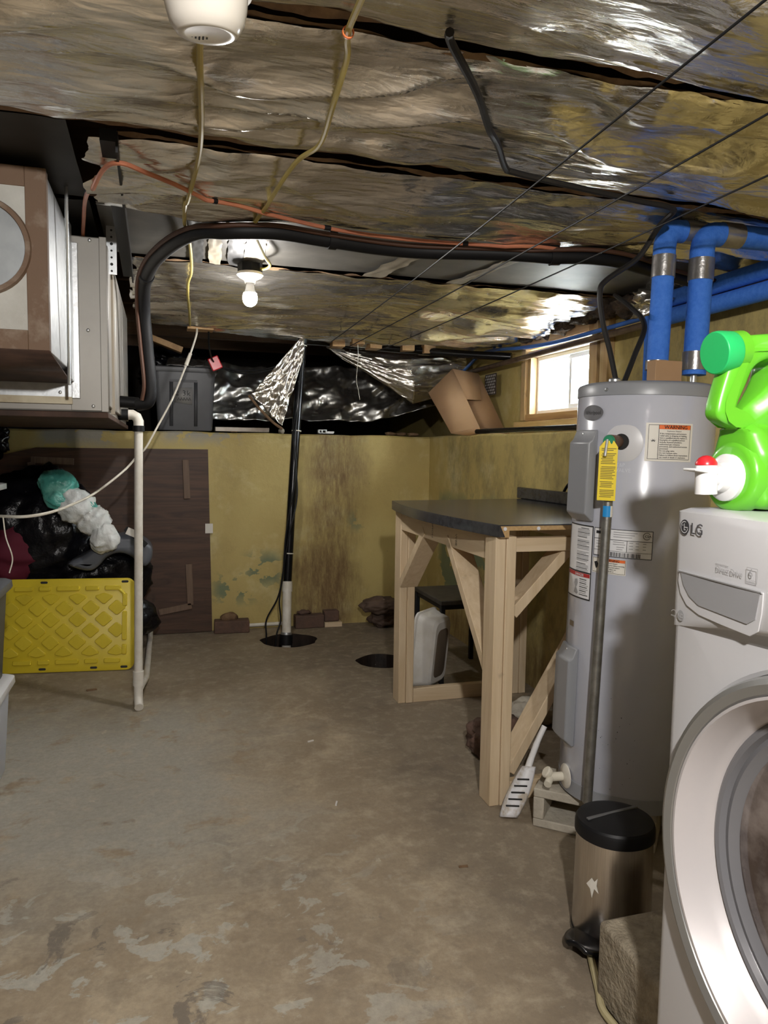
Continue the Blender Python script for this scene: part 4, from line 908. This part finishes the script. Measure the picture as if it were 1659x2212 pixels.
for rect in ((-.0012, -.005, .0006, .006), (-.0012, -.005, .004, -.0035), (.001, -.0008, .0095, .0008), (-.0055, .002, -.0035, .004)):
    m_.add([front(1.018, 1.1325, .0032)(a, b) for a, b in ((rect[0], rect[1]), (rect[2], rect[1]), (rect[2], rect[3]), (rect[0], rect[3]))], [(0, 1, 2, 3)])
m_.build('logo_face', WASHER, lg, smooth=False)
print_text('front_lettering', 'Inverter', .0075, front(.934, 1.0855), SILVER_INK, t, spacing=1.25)
print_text('front_lettering', 'Direct Drive', .0122, front(.934, 1.0735), GREY_INK, t, spacing=.95)
print_text('front_lettering', '6', .018, front(.862, 1.0765), GREY_INK, t)
print_text('front_lettering', 'MOTION', .0045, front(.864, 1.0700), GREY_INK, t)
m_ = MB()
for rect in ((0, 0, .022, .0008), (0, .021, .022, .0218), (0, 0, .0008, .0218), (.0212, 0, .022, .0218)):
    m_.add([front(.866, 1.0685)(a, b) for a, b in ((rect[0], rect[1]), (rect[2], rect[1]), (rect[2], rect[3]), (rect[0], rect[3]))], [(0, 1, 2, 3)])
m_.build('motion_frame', GREY_INK, t, smooth=False)
m_ = MB(); m_.add([front(1.018, .985)(.009*math.cos(2*math.pi*k/24), .009*math.sin(2*math.pi*k/24)) for k in range(24)], [tuple(range(24))]); q = m_.build('round_mark', GREY_INK, t, smooth=False)
print_text('mark_lettering', 'ND', .011, front(1.0255, .9812, .0034), WASHER, q)
m_ = MB()
for k in range(8):
    a0_, a1_ = R(20+18*k), R(20+18*(k+1)); m_.add([front(1.037, .985)(.008*math.cos(q), .006*math.sin(q)) for q in (a0_, a1_)]+[front(1.037, .985)(.0072*math.cos(q), .0052*math.sin(q)) for q in (a1_, a0_)], [(0, 1, 2, 3)])
m_.build('star_mark', SILVER_INK, t, smooth=False); print_text('mark_lettering', 'energy', .0045, front(1.045, .9795), SILVER_INK, t)
# door
dr_ = MB().lathe([(.317, -.004), (.318, .012), (.314, .022), (.306, .026), (.293, .022), (.290, .017)], DC, dx, 96).build('door', WRING, t)
MB().lathe([(.290, .016), (.2895, .021), (.285, .021), (.281, .012), (.270, -.018), (.262, -.040), (.255, -.046)], DC, dx, 96).build('inner_ring', WRINGL, dr_)
MB().lathe([(.262, -.040), (.256, -.036), (.250, -.038), (.246, -.048), (.238, -.046), (.230, -.054), (.222, -.058)], DC, dx, 96).build('door_seal', M('door_seal_grey', (.16, .16, .17), None, rough=.25), dr_)
GLASSD = M('door_glass', (.05, .035, .03), (.26, .22, .20), 7, .08, coat=.6, lo=.45, hi=.75)
MB().lathe([(.224, -.056), (.20, -.054), (.15, -.064), (.08, -.076), (0, -.08)], DC, dx, 64).build('porthole', GLASSD, dr_)
# blocks it stands on
for i, (y0_, y1_, lab) in enumerate(((1.0, 1.40, 'rough tan concrete block on the floor at the washer corner'), (.42, .82, 'concrete block under the near end of the washer'))):
    m_ = MB().bb((.945, y0_, 0), (1.36, y1_, .190))
    o = m_.build('foundation_block', CONC, bev=.012, seg=3); tag(o, lab, 'concrete block')
cable('floor_hose', [(1.02, 1.55, .012), (.985, 1.47, .012), (.955, 1.40, .012), (.932, 1.35, .012), (.930, 1.28, .012), (.935, 1.0, .012)], .009, M('tan_hose', (.42, .36, .20), None, rough=.5), 'tan hose lying on the floor along the concrete block', 'hose')

# green jug on the washer: profile in the X-Z plane
JY = .985; JZ = WZ1
jug = thing('detergent_jug', (.97, JY, JZ), 'bright green detergent jug with handle and spigot on the washer', 'jug')
out = [(.868, .272), (.905, .279), (.96, .281), (1.02, .278), (1.08, .268), (1.10, .24), (1.105, .15), (1.105, .05), (1.10, .012), (1.08, .002), (1.0, .001), (.92, .002), (.895, .008), (.884, .03), (.880, .07), (.878, .105), (.876, .128), (.862, .134), (.842, .142), (.834, .150), (.833, .162), (.838, .185), (.846, .212), (.853, .232), (.860, .252)]
hole = [(.918, .240), (.900, .228), (.886, .198), (.872, .166), (.880, .160), (.900, .176), (.925, .205), (.938, .228), (.933, .240)]
shape2d([loop2(out), loop2(hole)[::-1]], .118, .028, lambda a, b, h: V((a, JY+h*(.34+.66*min(1, max(0, (a-.895)/.07))) if .13 < b < .255 else JY+h*(.34+.66*min(1, max(0, (a-.895)/.07)))*1.0 if b >= .255 else JY+h*min(1, .7+.3*max(0, (.13-b)/.04)), JZ+b)), 'bottle', GREEN, jug, 6)
MB().cyl((.884, JY, JZ+.256), (.862, JY, JZ+.253), .030, n=28).build('neck', GREEN, jug)
cpn = MB().lathe([(0, 0), (.029, 0), (.032, .003), (.034, .026), (.033, .034), (0, .034)][::-1], (.868, JY, JZ+.252), (-1, 0, -.12), 36).build('cap', GREENCAP, jug, bev=.0015)
MB().lathe([(.058, -.02), (.058, .004), (.053, .010), (.045, .012), (0, .012)], (.885, JY, JZ+.055), (-1, 0, .05), 36).build('spigot_boss', GREEN, jug)
sp = MB().lathe([(.038, 0), (.038, .010), (.034, .013), (.024, .014), (.022, .026), (0, .026)], (.876, JY, JZ+.052), (-1, 0, .03), 32).build('spigot', WHITEPL, jug)
MB().cyl((.832, JY, JZ+.026), (.830, JY, JZ+.072), .017, .0165, 20).build('spigot_nozzle', WHITEPL, sp)
MB().cyl((.858, JY, JZ+.053), (.832, JY, JZ+.053), .014, n=18).build('spigot_stem', WHITEPL, sp)
MB().lathe([(.0168, 0), (.0165, .004), (.012, .011), (.006, .0145), (0, .0155)], (.830, JY, JZ+.072), (0, 0, 1), 24).build('red_button', REDPL, sp)
MB().box((.820, JY, JZ+.062), (.045, .030, .004), Matrix.Rotation(R(8), 3, 'Y')).build('finger_tab', WHITEPL, sp, bev=.0015)

# ================================================================== STEP BIN
bc = V((1.115, 1.595, 0))
t = thing('step_bin', bc, 'small steel step bin with black lid between heater and washer', 'bin')
MB().lathe([(0, 0), (.100, 0), (.102, .006), (.102, .018), (.099, .020)], bc, n=56).build('base', BLACKGL, t)
MB().lathe([(.099, .018), (.0995, .020), (.096, .278), (.0955, .282)], bc, n=56).build('steel_body', STEEL, t)
MB().lathe([(.0975, .274), (.1005, .276), (.1005, .298), (.098, .306), (.091, .310)], bc, n=56).build('lid_rim', BLACKPL, t)
ld = MB().lathe([(.0985, .306), (.095, .312), (.07, .319), (0, .322)], bc, n=56).build('lid', BLACKPL, t)
MB().box(bc+V((.0, .012, .3195)), (.165, .010, .006), Matrix.Rotation(R(8), 3, 'Z')).build('lid_seam', M('lid_grey', (.10, .10, .10), None, rough=.4), ld, bev=.002)
pdl = V((-.80, -.42, 0)).normalized()
pts = [bc+pdl*.092+V((0, 0, .022)), bc+pdl*.120+V((0, 0, .024)), bc+pdl*.142+V((0, 0, .032))]
m_ = MB(); sd_ = V((-pdl.y, pdl.x, 0))
m_.grid(lambda u, v: (lambda q: q+V((0, 0, .012*(1-(2*v-1)**2)-.006)))(bc+pdl*(.080+.092*u)+sd_*(.062*(2*v-1)*math.sqrt(max(.02, 1-.85*u*u)))+V((0, 0, .020+.022*u))), 12, 12)
m_.build('pedal', BLACKGL, t, thick=.012)
pt = [(-.02, .0), (-.004, .022), (.004, .015), (.012, .026), (.010, .006), (.016, -.012), (.004, -.004), (-.002, -.03), (-.008, -.008)]
m_ = MB().add([bc+.0985*V((math.cos(R(207)+a/.1), math.sin(R(207)+a/.1), 0))+V((0, 0, .165+b)) for a, b in pt], [tuple(range(len(pt)))]); m_.build('sticker_residue', PAPER, t, smooth=False)

# ================================================================== WORKBENCH
t = thing('workbench', (1.45, 2.9, 0), 'home-built pine workbench with a dark curved laminate top', 'workbench')
LX0, LX1, TY0, TY1, TZ = 1.135, 1.80, 2.335, 3.49, 1.005
def leg(x, y, sx=.078, sy=.089, z1=.962):
    m_ = MB().box((x-sx/4, y, z1/2), (sx/2-.001, sy, z1)); m_.box((x+sx/4, y-.004, z1/2), (sx/2-.001, sy, z1))
    return m_.build('leg', PINE_Z, t, bev=.003)
leg(LX0, TY0+.02); leg(LX0+.015, TY1-.03); leg(LX1-.03, TY1-.03); leg(LX1-.03, TY0+.02)
zr = TZ-.045
MB().bb((LX0-.020, TY0+.065, zr-.092), (LX0+.018, TY1-.075, zr)).build('side_rail', PINE_Y, t, bev=.002)
MB().bb((LX1-.05, TY0+.065, zr-.092), (LX1-.012, TY1-.075, zr)).build('side_rail', PINE_Y, t, bev=.002)
MB().bb((LX0+.045, TY0-.01, zr-.055), (LX1-.07, TY0+.028, zr-.006)).build('end_rail', PINE_X, t, bev=.002)
MB().bb((LX0+.055, TY1-.05, zr-.092), (LX1-.07, TY1-.012, zr)).build('end_rail', PINE_X, t, bev=.002)
MB().bb((LX0+.055, TY1-.075, 0), (LX1-.07, TY1-.037, .07)).build('stretcher', PINE_X, t, bev=.002)
MB().bb((LX0+.042, TY0+.0, 0), (LX1-.07, TY0+.038, .07)).build('stretcher', PINE_X, t, bev=.002)
def brace(a, b): MB().bar(a, b, .089, .038, (1, 0, 0) if abs(a[1]-b[1]) > abs(a[0]-b[0]) else (0, 1, 0)).build('brace', PINE_Z, t, bev=.002)
brace((LX0+.02, TY1-.07, .60), (LX0+.02, TY1-.40, .90))
brace((LX0+.02, TY0+.07, .46), (LX0+.02, TY0+.48, .90))
brace((LX0+.05, TY0+.05, .68), (LX0+.27, TY0+.05, .91))
# printed lumber stamps
for s, y in (('HOMAN', 2.99), ('BSW', 2.72)):
    print_text('lumber_stamp', s, .026, lambda a, b, y=y: V((LX0-.0212, y-b*.9, zr-.080+a*.9)), M('stamp_ink', (.12, .09, .07), None, rough=.7), t)
# counter
ed = []
for k in range(21): v = k/20; ed.append((1.098-.062*math.sin(math.pi*v)**.9, 2.285+(3.52-2.285)*v))
poly = ed+[(1.86, 3.60), (1.86, 2.285)]
m_ = MB().prism(poly, lambda a, b, h: V((a, b, TZ-.004+h)), .004)
tp = m_.build('countertop', COUNTER, t, smooth=False)
m_ = MB().prism([(a+.002, b+.002) for a, b in poly], lambda a, b, h: V((a, b, TZ-.020+h)), .0165); m_.build('board_core', CHIP, tp, smooth=False)
m_ = MB(); m_.loft([[V((a, b, TZ)), V((a-.0015, b, TZ-.003)), V((a-.0015, b, TZ-.042)), V((a+.02, b, TZ-.042))] for a, b in ed], True, True); m_.build('front_edge', COUNTER, tp)
MB().bb((1.102, 2.288, TZ-.044), (1.135, 2.31, TZ-.018)).build('build_up_strip', CHIP, tp, smooth=False)
for x in (1.118, 1.245): MB().lathe([(.007, 0), (.006, .002), (0, .0025)], (x, 2.2865, TZ-.014), (0, -1, 0), 12).build('white_plug', WHITEPL, tp)
MB().bb((1.842, 2.30, TZ), (1.862, 3.64, TZ+.062)).build('backsplash', COUNTER, tp, bev=.006)

cable('wall_cord', [(1.872, 2.6, 1.16), (1.872, 2.95, 1.155), (1.872, 3.10, 1.125), (1.872, 3.18, 1.085), (1.874, 3.22, 1.01), (1.874, 3.24, .8)], .007, BLACKPL, 'black cord dropping behind the bench backsplash beside the heater', 'cord')
# leaning plank, scoop, stool, pan
o = MB().bar((1.205, 2.415, .085), (1.688, 2.455, .86), .089, .038, (.0, 1, .1)); tag(o.build('loose_plank', PINE_Z, bev=.003), 'loose pine two-by-four leaning inside the bench beside the heater', 'plank')
t = thing('litter_scoop', (1.125, 2.235, 0), 'white slotted litter scoop leaning against the concrete block', 'scoop')
s_lo, s_hi = V((1.125, 2.215, .006)), V((1.21, 2.24, .165)); sdv = (s_hi-s_lo); sx_ = V((.80, -.55, .12)).normalized(); sn = sdv.cross(sx_).normalized()
def scoop(u, v):
    wd = .038*(.35+.65*math.sin(math.pi*min(1, .25+.62*u))); k = 2*v-1
    return s_lo+sdv*u+sx_*(wd*k)-sn*(.020*(1-k*k)*(1-.4*u))
DIRTY = M('scoop_plastic', (.74, .74, .76), (.50, .44, .36), 22, .45, lo=.5, hi=.65)
MB().grid(scoop, 14, 12).build('blade', DIRTY, t, thick=.004)
for k in range(5):
    MB().tube([scoop(.22+.13*k, v)-sn*.0035 for v in (.22, .4, .55, .7, .82)], .0032, 6).build('slot', BLACK_INK, t)
MB().tube(spl([s_hi-sdv*.08, s_hi+V((.012, .004, .03)), s_hi+V((.035, .006, .085)), s_hi+V((.062, .01, .135))], 5), [.012]*5+[.011]*5+[.010]*6, 10).build('handle', WHITEPL, t)
t = thing('stool', (1.61, 3.87, 0), 'small black stool under the workbench', 'stool')
MB().bb((1.42, 3.65, .43), (1.80, 4.09, .455)).build('seat', M('stool_top', (.055, .05, .042), (.03, .027, .024), 14, .55), t, bev=.004)
for x, y in ((1.435, 3.665), (1.785, 3.665), (1.435, 4.075), (1.785, 4.075)): MB().bb((x-.0125, y-.0125, 0), (x+.0125, y+.0125, .43)).build('leg', BLACKPL, t, bev=.002)
for a, b in (((1.43, 3.66, .405), (1.79, 3.675, .43)), ((1.43, 4.065, .405), (1.79, 4.08, .43)), ((1.43, 3.66, .405), (1.445, 4.08, .43)), ((1.775, 3.66, .405), (1.79, 4.08, .43))): MB().bb(a, b).build('apron', BLACKPL, t)
t = thing('litter_pan', (1.35, 3.62, 0), 'white plastic litter pan standing on edge against the black stool', 'litter pan')
ua = V((.65, -.76, .0)); ub = V((.76, .65, 0)); base = V((1.318, 3.685, .002))
def rr(off, hw, z0_, z1_, lean):
    q = []; r_ = .035
    for cx, cz, a in ((hw-r_, z1_-r_, 0), (-hw+r_, z1_-r_, 90), (-hw+r_, z0_+r_, 180), (hw-r_, z0_+r_, 270)):
        for k in range(5): an = R(a+22.5*k); s_ = cx+r_*math.cos(an); z = cz+r_*math.sin(an); q.append(base+ua*(off+lean*z)+ub*s_+V((0, 0, z)))
    return q
PANW = M('pan_white', (.70, .69, .66), (.60, .58, .53), 10, .4)
MB().loft([rr(-.010, .112, 0, .41, .10), rr(.0, .112, 0, .41, .10), rr(.006, .104, .006, .402, .10), rr(.095, .090, .02, .375, .10), rr(.108, .078, .035, .36, .10)]).build('tub', PANW, t, ang=30)
MB().loft([rr(.1082, .058, .06, .32, .10), rr(.110, .055, .063, .317, .10)]).build('opening', M('pan_inside', (.13, .10, .07), None, rough=.8), t, ang=30)

# bricks and rocks at the wall foot
def brick(name, c, dims, rz, label, mat=BRICK):
    o = MB().box(c, dims, Matrix.Rotation(R(rz), 3, 'Z')).build(name, mat, bev=.007, seg=2); return tag(o, label, 'brick')
brick('brick', (.447, 5.085, .042), (.235, .10, .084), -3, 'dusty brick at the wall foot beside the plywood')
brick('brick', (.985, 5.10, .045), (.205, .09, .09), 2, 'dark red brick lying at the wall foot right of sump pipe')
brick('brick', (1.145, 5.11, .075), (.105, .075, .075), 4, 'grey half brick resting on a pale wood scrap by the wall')
tag(MB().box((1.155, 5.10, .017), (.125, .085, .034)).build('wood_scrap', PINE_X, bev=.002), 'pale wood scrap under the grey half brick', 'wood scrap')
tag(clump('brick_fragment', (.95, 5.11, .105), .028, BRICK, 3, .4, 3, (1.6, .8, .6)), 'broken brick fragment lying on the dark red brick', 'brick fragment')
tag(clump('brick_fragment', (.43, 5.09, .10), .045, KRAFT, 8, .3, 3, (1.2, .5, .7)), 'rounded brown fragment on the brick beside the plywood', 'brick fragment')
ROCK = M('brown_rock', (.13, .085, .06), (.07, .045, .035), 9, .85, 0, .5, 30)
tag(clump('rock', (1.50, 4.98, .065), .085, ROCK, 11, .25, 4, (1.2, .8, .72)), 'lower brown rock at the wall foot behind the workbench', 'rock', 'rocks')
tag(clump('rock', (1.465, 4.92, .172), .105, ROCK, 14, .22, 4, (1.35, .8, .55)), 'large flat brown rock balanced on another by the wall', 'rock', 'rocks')
tag(MB().cyl((.56, 5.12, .03), (.80, 5.125, .03), .013, n=12).build('white_pipe_stub', WHITEPVC), 'short white pipe on the floor behind the sump pipe', 'pipe')
tag(clump('rock', (1.32, 2.72, .08), .10, BRICK, 17, .35, 4, (1.1, .8, .85)), 'reddish rubble rock on the floor behind the bench leg', 'rock')
tag(clump('rock', (1.62, 3.0, .06), .09, CONCL, 19, .35, 4, (1.6, .8, .65)), 'pale rubble lump at the right wall foot', 'rock')

# ================================================================== LEFT SIDE CLUTTER
t = thing('plywood_sheet', (-.3, 5.12, 0), 'dark stained plywood sheet leaning on the back wall', 'plywood')
MB().prism([(-1.6, .005), (.318, .005), (.296, 1.245), (-.76, 1.243), (-.93, 1.20), (-1.6, 1.10)], lambda a, b, h: V((a, 5.115+h, b)), .022).build('sheet', PLY, t, smooth=False)
def batten(a, b, w_=.042):
    MB().bar((a[0], 5.105, a[1]), (b[0], 5.105, b[1]), w_, .02, (b[1]-a[1], 0, a[0]-b[0])).build('batten', PLYTRIM, t, bev=.002)
batten((.150, 1.175), (.158, .915)); batten((.165, .475), (.175, .195)); batten((.182, .19), (-.03, .155)); batten((-.79, 1.165), (-.54, 1.155)); batten((-.79, 1.15), (-.77, 1.03))
MB().bb((.275, 5.105, .68), (.325, 5.116, .745)).build('paper_patch', PAPER, t)

# yellow tote lid leaning upright
t = thing('tote_lid', (-.49, 4.35, 0), 'yellow plastic tote lid with diamond pattern standing on edge', 'lid')
lo, hi = V((-.875, 4.40, .004)), V((-.163, 4.315, .004)); lx = (hi-lo); Lw = lx.length; lx.normalize(); Lh = .515
lu = V((.010, .085, .515)).normalized(); ln = lx.cross(lu).normalized()
if ln.y > 0: ln = -ln
def LP(a, b, h=0): return lo+lx*a+lu*b+ln*h
def rrect(x0, x1, y0, y1, r, n=5):
    q = []
    for cx, cy, a in ((x1-r, y1-r, 0), (x0+r, y1-r, 90), (x0+r, y0+r, 180), (x1-r, y0+r, 270)):
        for k in range(n+1): an = R(a+90*k/n); q.append((cx+r*math.cos(an), cy+r*math.sin(an)))
    return q
MB().loft([[LP(a, b, h) for a, b in rrect(i, Lw-i, i, Lh-i, .045)] for i, h in ((.0, -.016), (.0, -.002), (.004, .0))]).build('panel', YELLOWLID, t, ang=30)
# raised border blocks
def raised(name, pl, h0, h1, inset=.004):
    cx = sum(p[0] for p in pl)/len(pl); cy = sum(p[1] for p in pl)/len(pl)
    ins = [(cx+(a-cx)*(1-inset/max(.01, math.hypot(a-cx, b-cy))), cy+(b-cy)*(1-inset/max(.01, math.hypot(a-cx, b-cy)))) for a, b in pl]
    return MB().loft([[LP(a, b, h0) for a, b in pl], [LP(a, b, h1) for a, b in ins]]).build(name, YELLOWLID, t, ang=30, bev=.002)
x = .075; k = 0
while x < Lw-.11:
    wd = (.10, .065, .125, .075)[k % 4]; x1 = min(x+wd, Lw-.075)
    raised('rim_block', rrect(x, x1, Lh-.068, Lh-.042, .006, 2), -.002, .009); raised('rim_block', rrect(x, x1, .042, .068, .006, 2), -.002, .009)
    x += wd+.028; k += 1
for y0_, y1_ in ((.085, .145), (.165, .33), (.355, .43)): raised('rim_block', rrect(Lw-.068, Lw-.042, y0_, y1_, .006, 2), -.002, .009)
m_ = MB().tube([LP(*p, .0) for p in ((Lw-.13, Lh-.055), (Lw-.09, Lh-.058), (Lw-.062, Lh-.085), (Lw-.055, Lh-.12))], .010, 8); m_.build('rim_block', YELLOWLID, t)
# diamonds, standing slightly proud
s_ = .066
def diamond(cx, cy): 
    pl = [(cx-s_*.80, cy), (cx, cy-s_*.72), (cx+s_*.80, cy), (cx, cy+s_*.72)]
    q = []
    for (a, b), (c, d_) in zip(pl, pl[1:]+pl[:1]): q += [(a+(c-a)*.12, b+(d_-b)*.12), (a+(c-a)*.88, b+(d_-b)*.88)]
    q = [(a, min(max(b, .082), Lh-.082)) for a, b in q]
    ys = [b for a, b in q]
    if max(ys)-min(ys) > .03: raised('diamond', q, -.002, .007, .003)
for r_ in range(-1, 6):
    for c_ in range(7):
        cx = .06+c_*.140+(.070 if r_ % 2 else 0); cy = .10+r_*.0625+.0
        if cx < Lw-.075 and 0 < cy < Lh-.03: diamond(cx, cy)
for a, b in ((.23, Lh-.020), (Lw-.055, Lh-.020), (.23, .018), (Lw-.055, .018), (.5, .018)):
    raised('slot', rrect(a-.02, a+.02, b-.007, b+.007, .0065, 3), -.002, .0008, .001).data.materials[0] = BLACK_INK
# black bags, plastic bag bundle, booster seat, red cloth
tag(clump('black_bag', (-.72, 4.74, .74), .36, BLACKBAG, 21, .14, 5, (1.0, .75, 1.05)), 'big black garbage bag against the plywood behind the yellow lid', 'bag', 'black garbage bags')
tag(clump('black_bag', (-.40, 4.72, .50), .27, BLACKBAG, 23, .15, 5, (1.2, .75, .95)), 'black garbage bag under the grey booster seat', 'bag', 'black garbage bags')
tag(clump('black_bag', (-.42, 4.72, .20), .25, BLACKBAG, 25, .12, 4, (1.5, .8, .75)), 'lowest black garbage bag hidden behind the yellow lid', 'bag', 'black garbage bags')
tag(clump('red_cloth', (-.83, 4.56, .66), .20, M('crimson_cloth', (.10, .003, .018), None, rough=.8), 33, .15, 4, (1.1, .5, .9)), 'dark red cloth bundle left of the black bags', 'cloth')
t = thing('plastic_bag_bundle', (-.45, 4.45, .75), 'twisted white and teal plastic bag lying over the black bags', 'bag')
FILMW = M('white_bag_film', (.76, .77, .75), (.66, .70, .68), 9, .32, 0, .5, 14, bdist=.02); FILMT = M('teal_bag_film', (.08, .36, .30), (.22, .55, .47), 10, .32, 0, .5, 14, lo=.5, hi=.7, bdist=.02)
def film(name, path, radii, mat, seed, sq=.8):
    P_ = spl(path, 8); n_ = 40; rings = []; fr_ = None; L_ = len(P_)
    rad = [radii[min(int(i/(L_-1)*(len(radii)-1)), len(radii)-2)]*(1-(i/(L_-1)*(len(radii)-1) % 1 if i < L_-1 else 1))+radii[min(int(i/(L_-1)*(len(radii)-1)), len(radii)-2)+1]*(i/(L_-1)*(len(radii)-1) % 1 if i < L_-1 else 1) for i in range(L_)]
    for i, p in enumerate(P_):
        tn_ = (P_[min(i+1, L_-1)]-P_[max(i-1, 0)]).normalized()
        fr_ = V((0, 1, 0)); fr_ = (fr_-tn_*fr_.dot(tn_)).normalized(); b_ = tn_.cross(fr_)
        ring = []
        for k in range(n_):
            a = 2*math.pi*k/n_+.5*math.sin(i*.25); cs, sn_ = math.cos(a), math.sin(a)
            q = 1+.20*ridge((cs*2.2+seed, sn_*2.2, i*.10))+.16*fb((cs*1.5, sn_*1.5+seed, i*.16))
            ring.append(p+rad[i]*q*(cs*fr_*sq+sn_*b_))
        rings.append(ring)
    return MB().loft(rings).build(name, mat, t, ang=60)
film('teal_end', [(-.635, 4.44, 1.085), (-.585, 4.43, 1.055), (-.53, 4.42, 1.02), (-.50, 4.41, .985)], [.035, .075, .08, .06], FILMT, 3)
film('teal_fold', [(-.60, 4.40, 1.00), (-.565, 4.38, .965), (-.52, 4.38, .945), (-.48, 4.39, .93)], [.03, .05, .05, .035], FILMT, 7)
film('white_body', [(-.515, 4.40, .99), (-.475, 4.39, .945), (-.43, 4.385, .90), (-.39, 4.39, .86)], [.05, .085, .085, .05], FILMW, 11)
film('white_body', [(-.43, 4.39, .905), (-.39, 4.385, .865), (-.345, 4.385, .825), (-.30, 4.39, .795)], [.045, .072, .075, .05], FILMW, 15)
film('teal_fold', [(-.415, 4.38, .945), (-.385, 4.375, .935), (-.355, 4.37, .91)], [.015, .028, .015], FILMT, 19)
film('white_knot', [(-.365, 4.365, .765), (-.33, 4.355, .755), (-.285, 4.355, .765), (-.245, 4.36, .785)], [.05, .08, .08, .035], FILMW, 23)
t = thing('booster_seat', (-.28, 4.5, .6), 'dark grey moulded booster seat lying on the black bags', 'booster seat')
bs_ = [(-.505, .600), (-.44, .565), (-.385, .560), (-.34, .590), (-.30, .635), (-.24, .655), (-.185, .640), (-.14, .60), (-.10, .575), (-.07, .60), (-.058, .645), (-.07, .695), (-.12, .735), (-.19, .755), (-.27, .745), (-.34, .705), (-.42, .650)]
shape2d([loop2(bs_, 4)], .22, .03, lambda a, b, h: V((a, 4.50+h, b)), 'shell', M('seat_grey', (.105, .115, .135), None, rough=.4), t, 5)
MB().bar((-.20, 4.36, .80), (-.09, 4.36, .70), .03, .008, (0, 0, 1)).build('strap', BLACKPL, t); MB().box((-.165, 4.354, .775), (.06, .004, .04), Matrix.Rotation(R(25), 3, 'Y')).build('tag', PAPER, t)
# totes stacked at the frame's left edge
WT = M('translucent_tote', (.62, .66, .74), (.58, .62, .70), 3, .35)
tote('storage_tote', -1.10, -.560, 2.52, 3.11, 0.002, .372, WT, WHITEPL, 'white lidded tote at the bottom of the left stack')
tote('storage_tote', -1.10, -.558, 2.50, 3.10, .374, .748, M('dark_tote', (.06, .068, .078), None, rough=.45), GREYTOTE, 'dark grey lidded tote in the middle of the left stack')
tote('storage_tote', -1.10, -.570, 2.50, 3.09, .750, 1.112, WT, WHITEPL, 'white open tote on top of the left stack', lid=False)
cable('thin_wire', [(-.585, 3.12, .98), (-.578, 3.125, .90), (-.558, 3.13, .82), (-.570, 3.13, .76)], .0025, WHITECAB, 'thin white wire looping down beside the left totes', 'wire')
tag(clump('pipe_wrap', (-.985, 5.06, 1.29), .08, BLACKBAG, 61, .4, 4, (.9, .6, 1.2)), 'shiny black wrapped lump at the wall above the plywood', 'wrap')

# floor litter
random.seed(3)
CHIPW = M('white_chip', (.72, .70, .66), None, rough=.6)
for i, (x, y, lab) in enumerate(((.58, 2.47, 'white splinter on the bare middle of the floor'), (.60, 3.05, 'white crumb on the floor well before the sump'), (.86, 1.98, 'brown twig on the floor in front of the step bin'), (-.36, 4.0, 'brown leaf on the floor before the yellow lid'))):
    o = MB().box((x, y, .003), (.028 if i != 3 else .05, .006 if i != 3 else .022, .005), Matrix.Rotation(R((70, 20, -5, 15)[i]), 3, 'Z'))
    tag(o.build('floor_litter', CHIPW if i < 2 else KRAFT), lab, 'litter')
tag(MB().bb((.455, 5.21, ZL+.006), (.50, 5.24, ZL+.012)).build('ledge_chip', KRAFT), 'small brown chip on the ledge by the metal strip', 'debris')
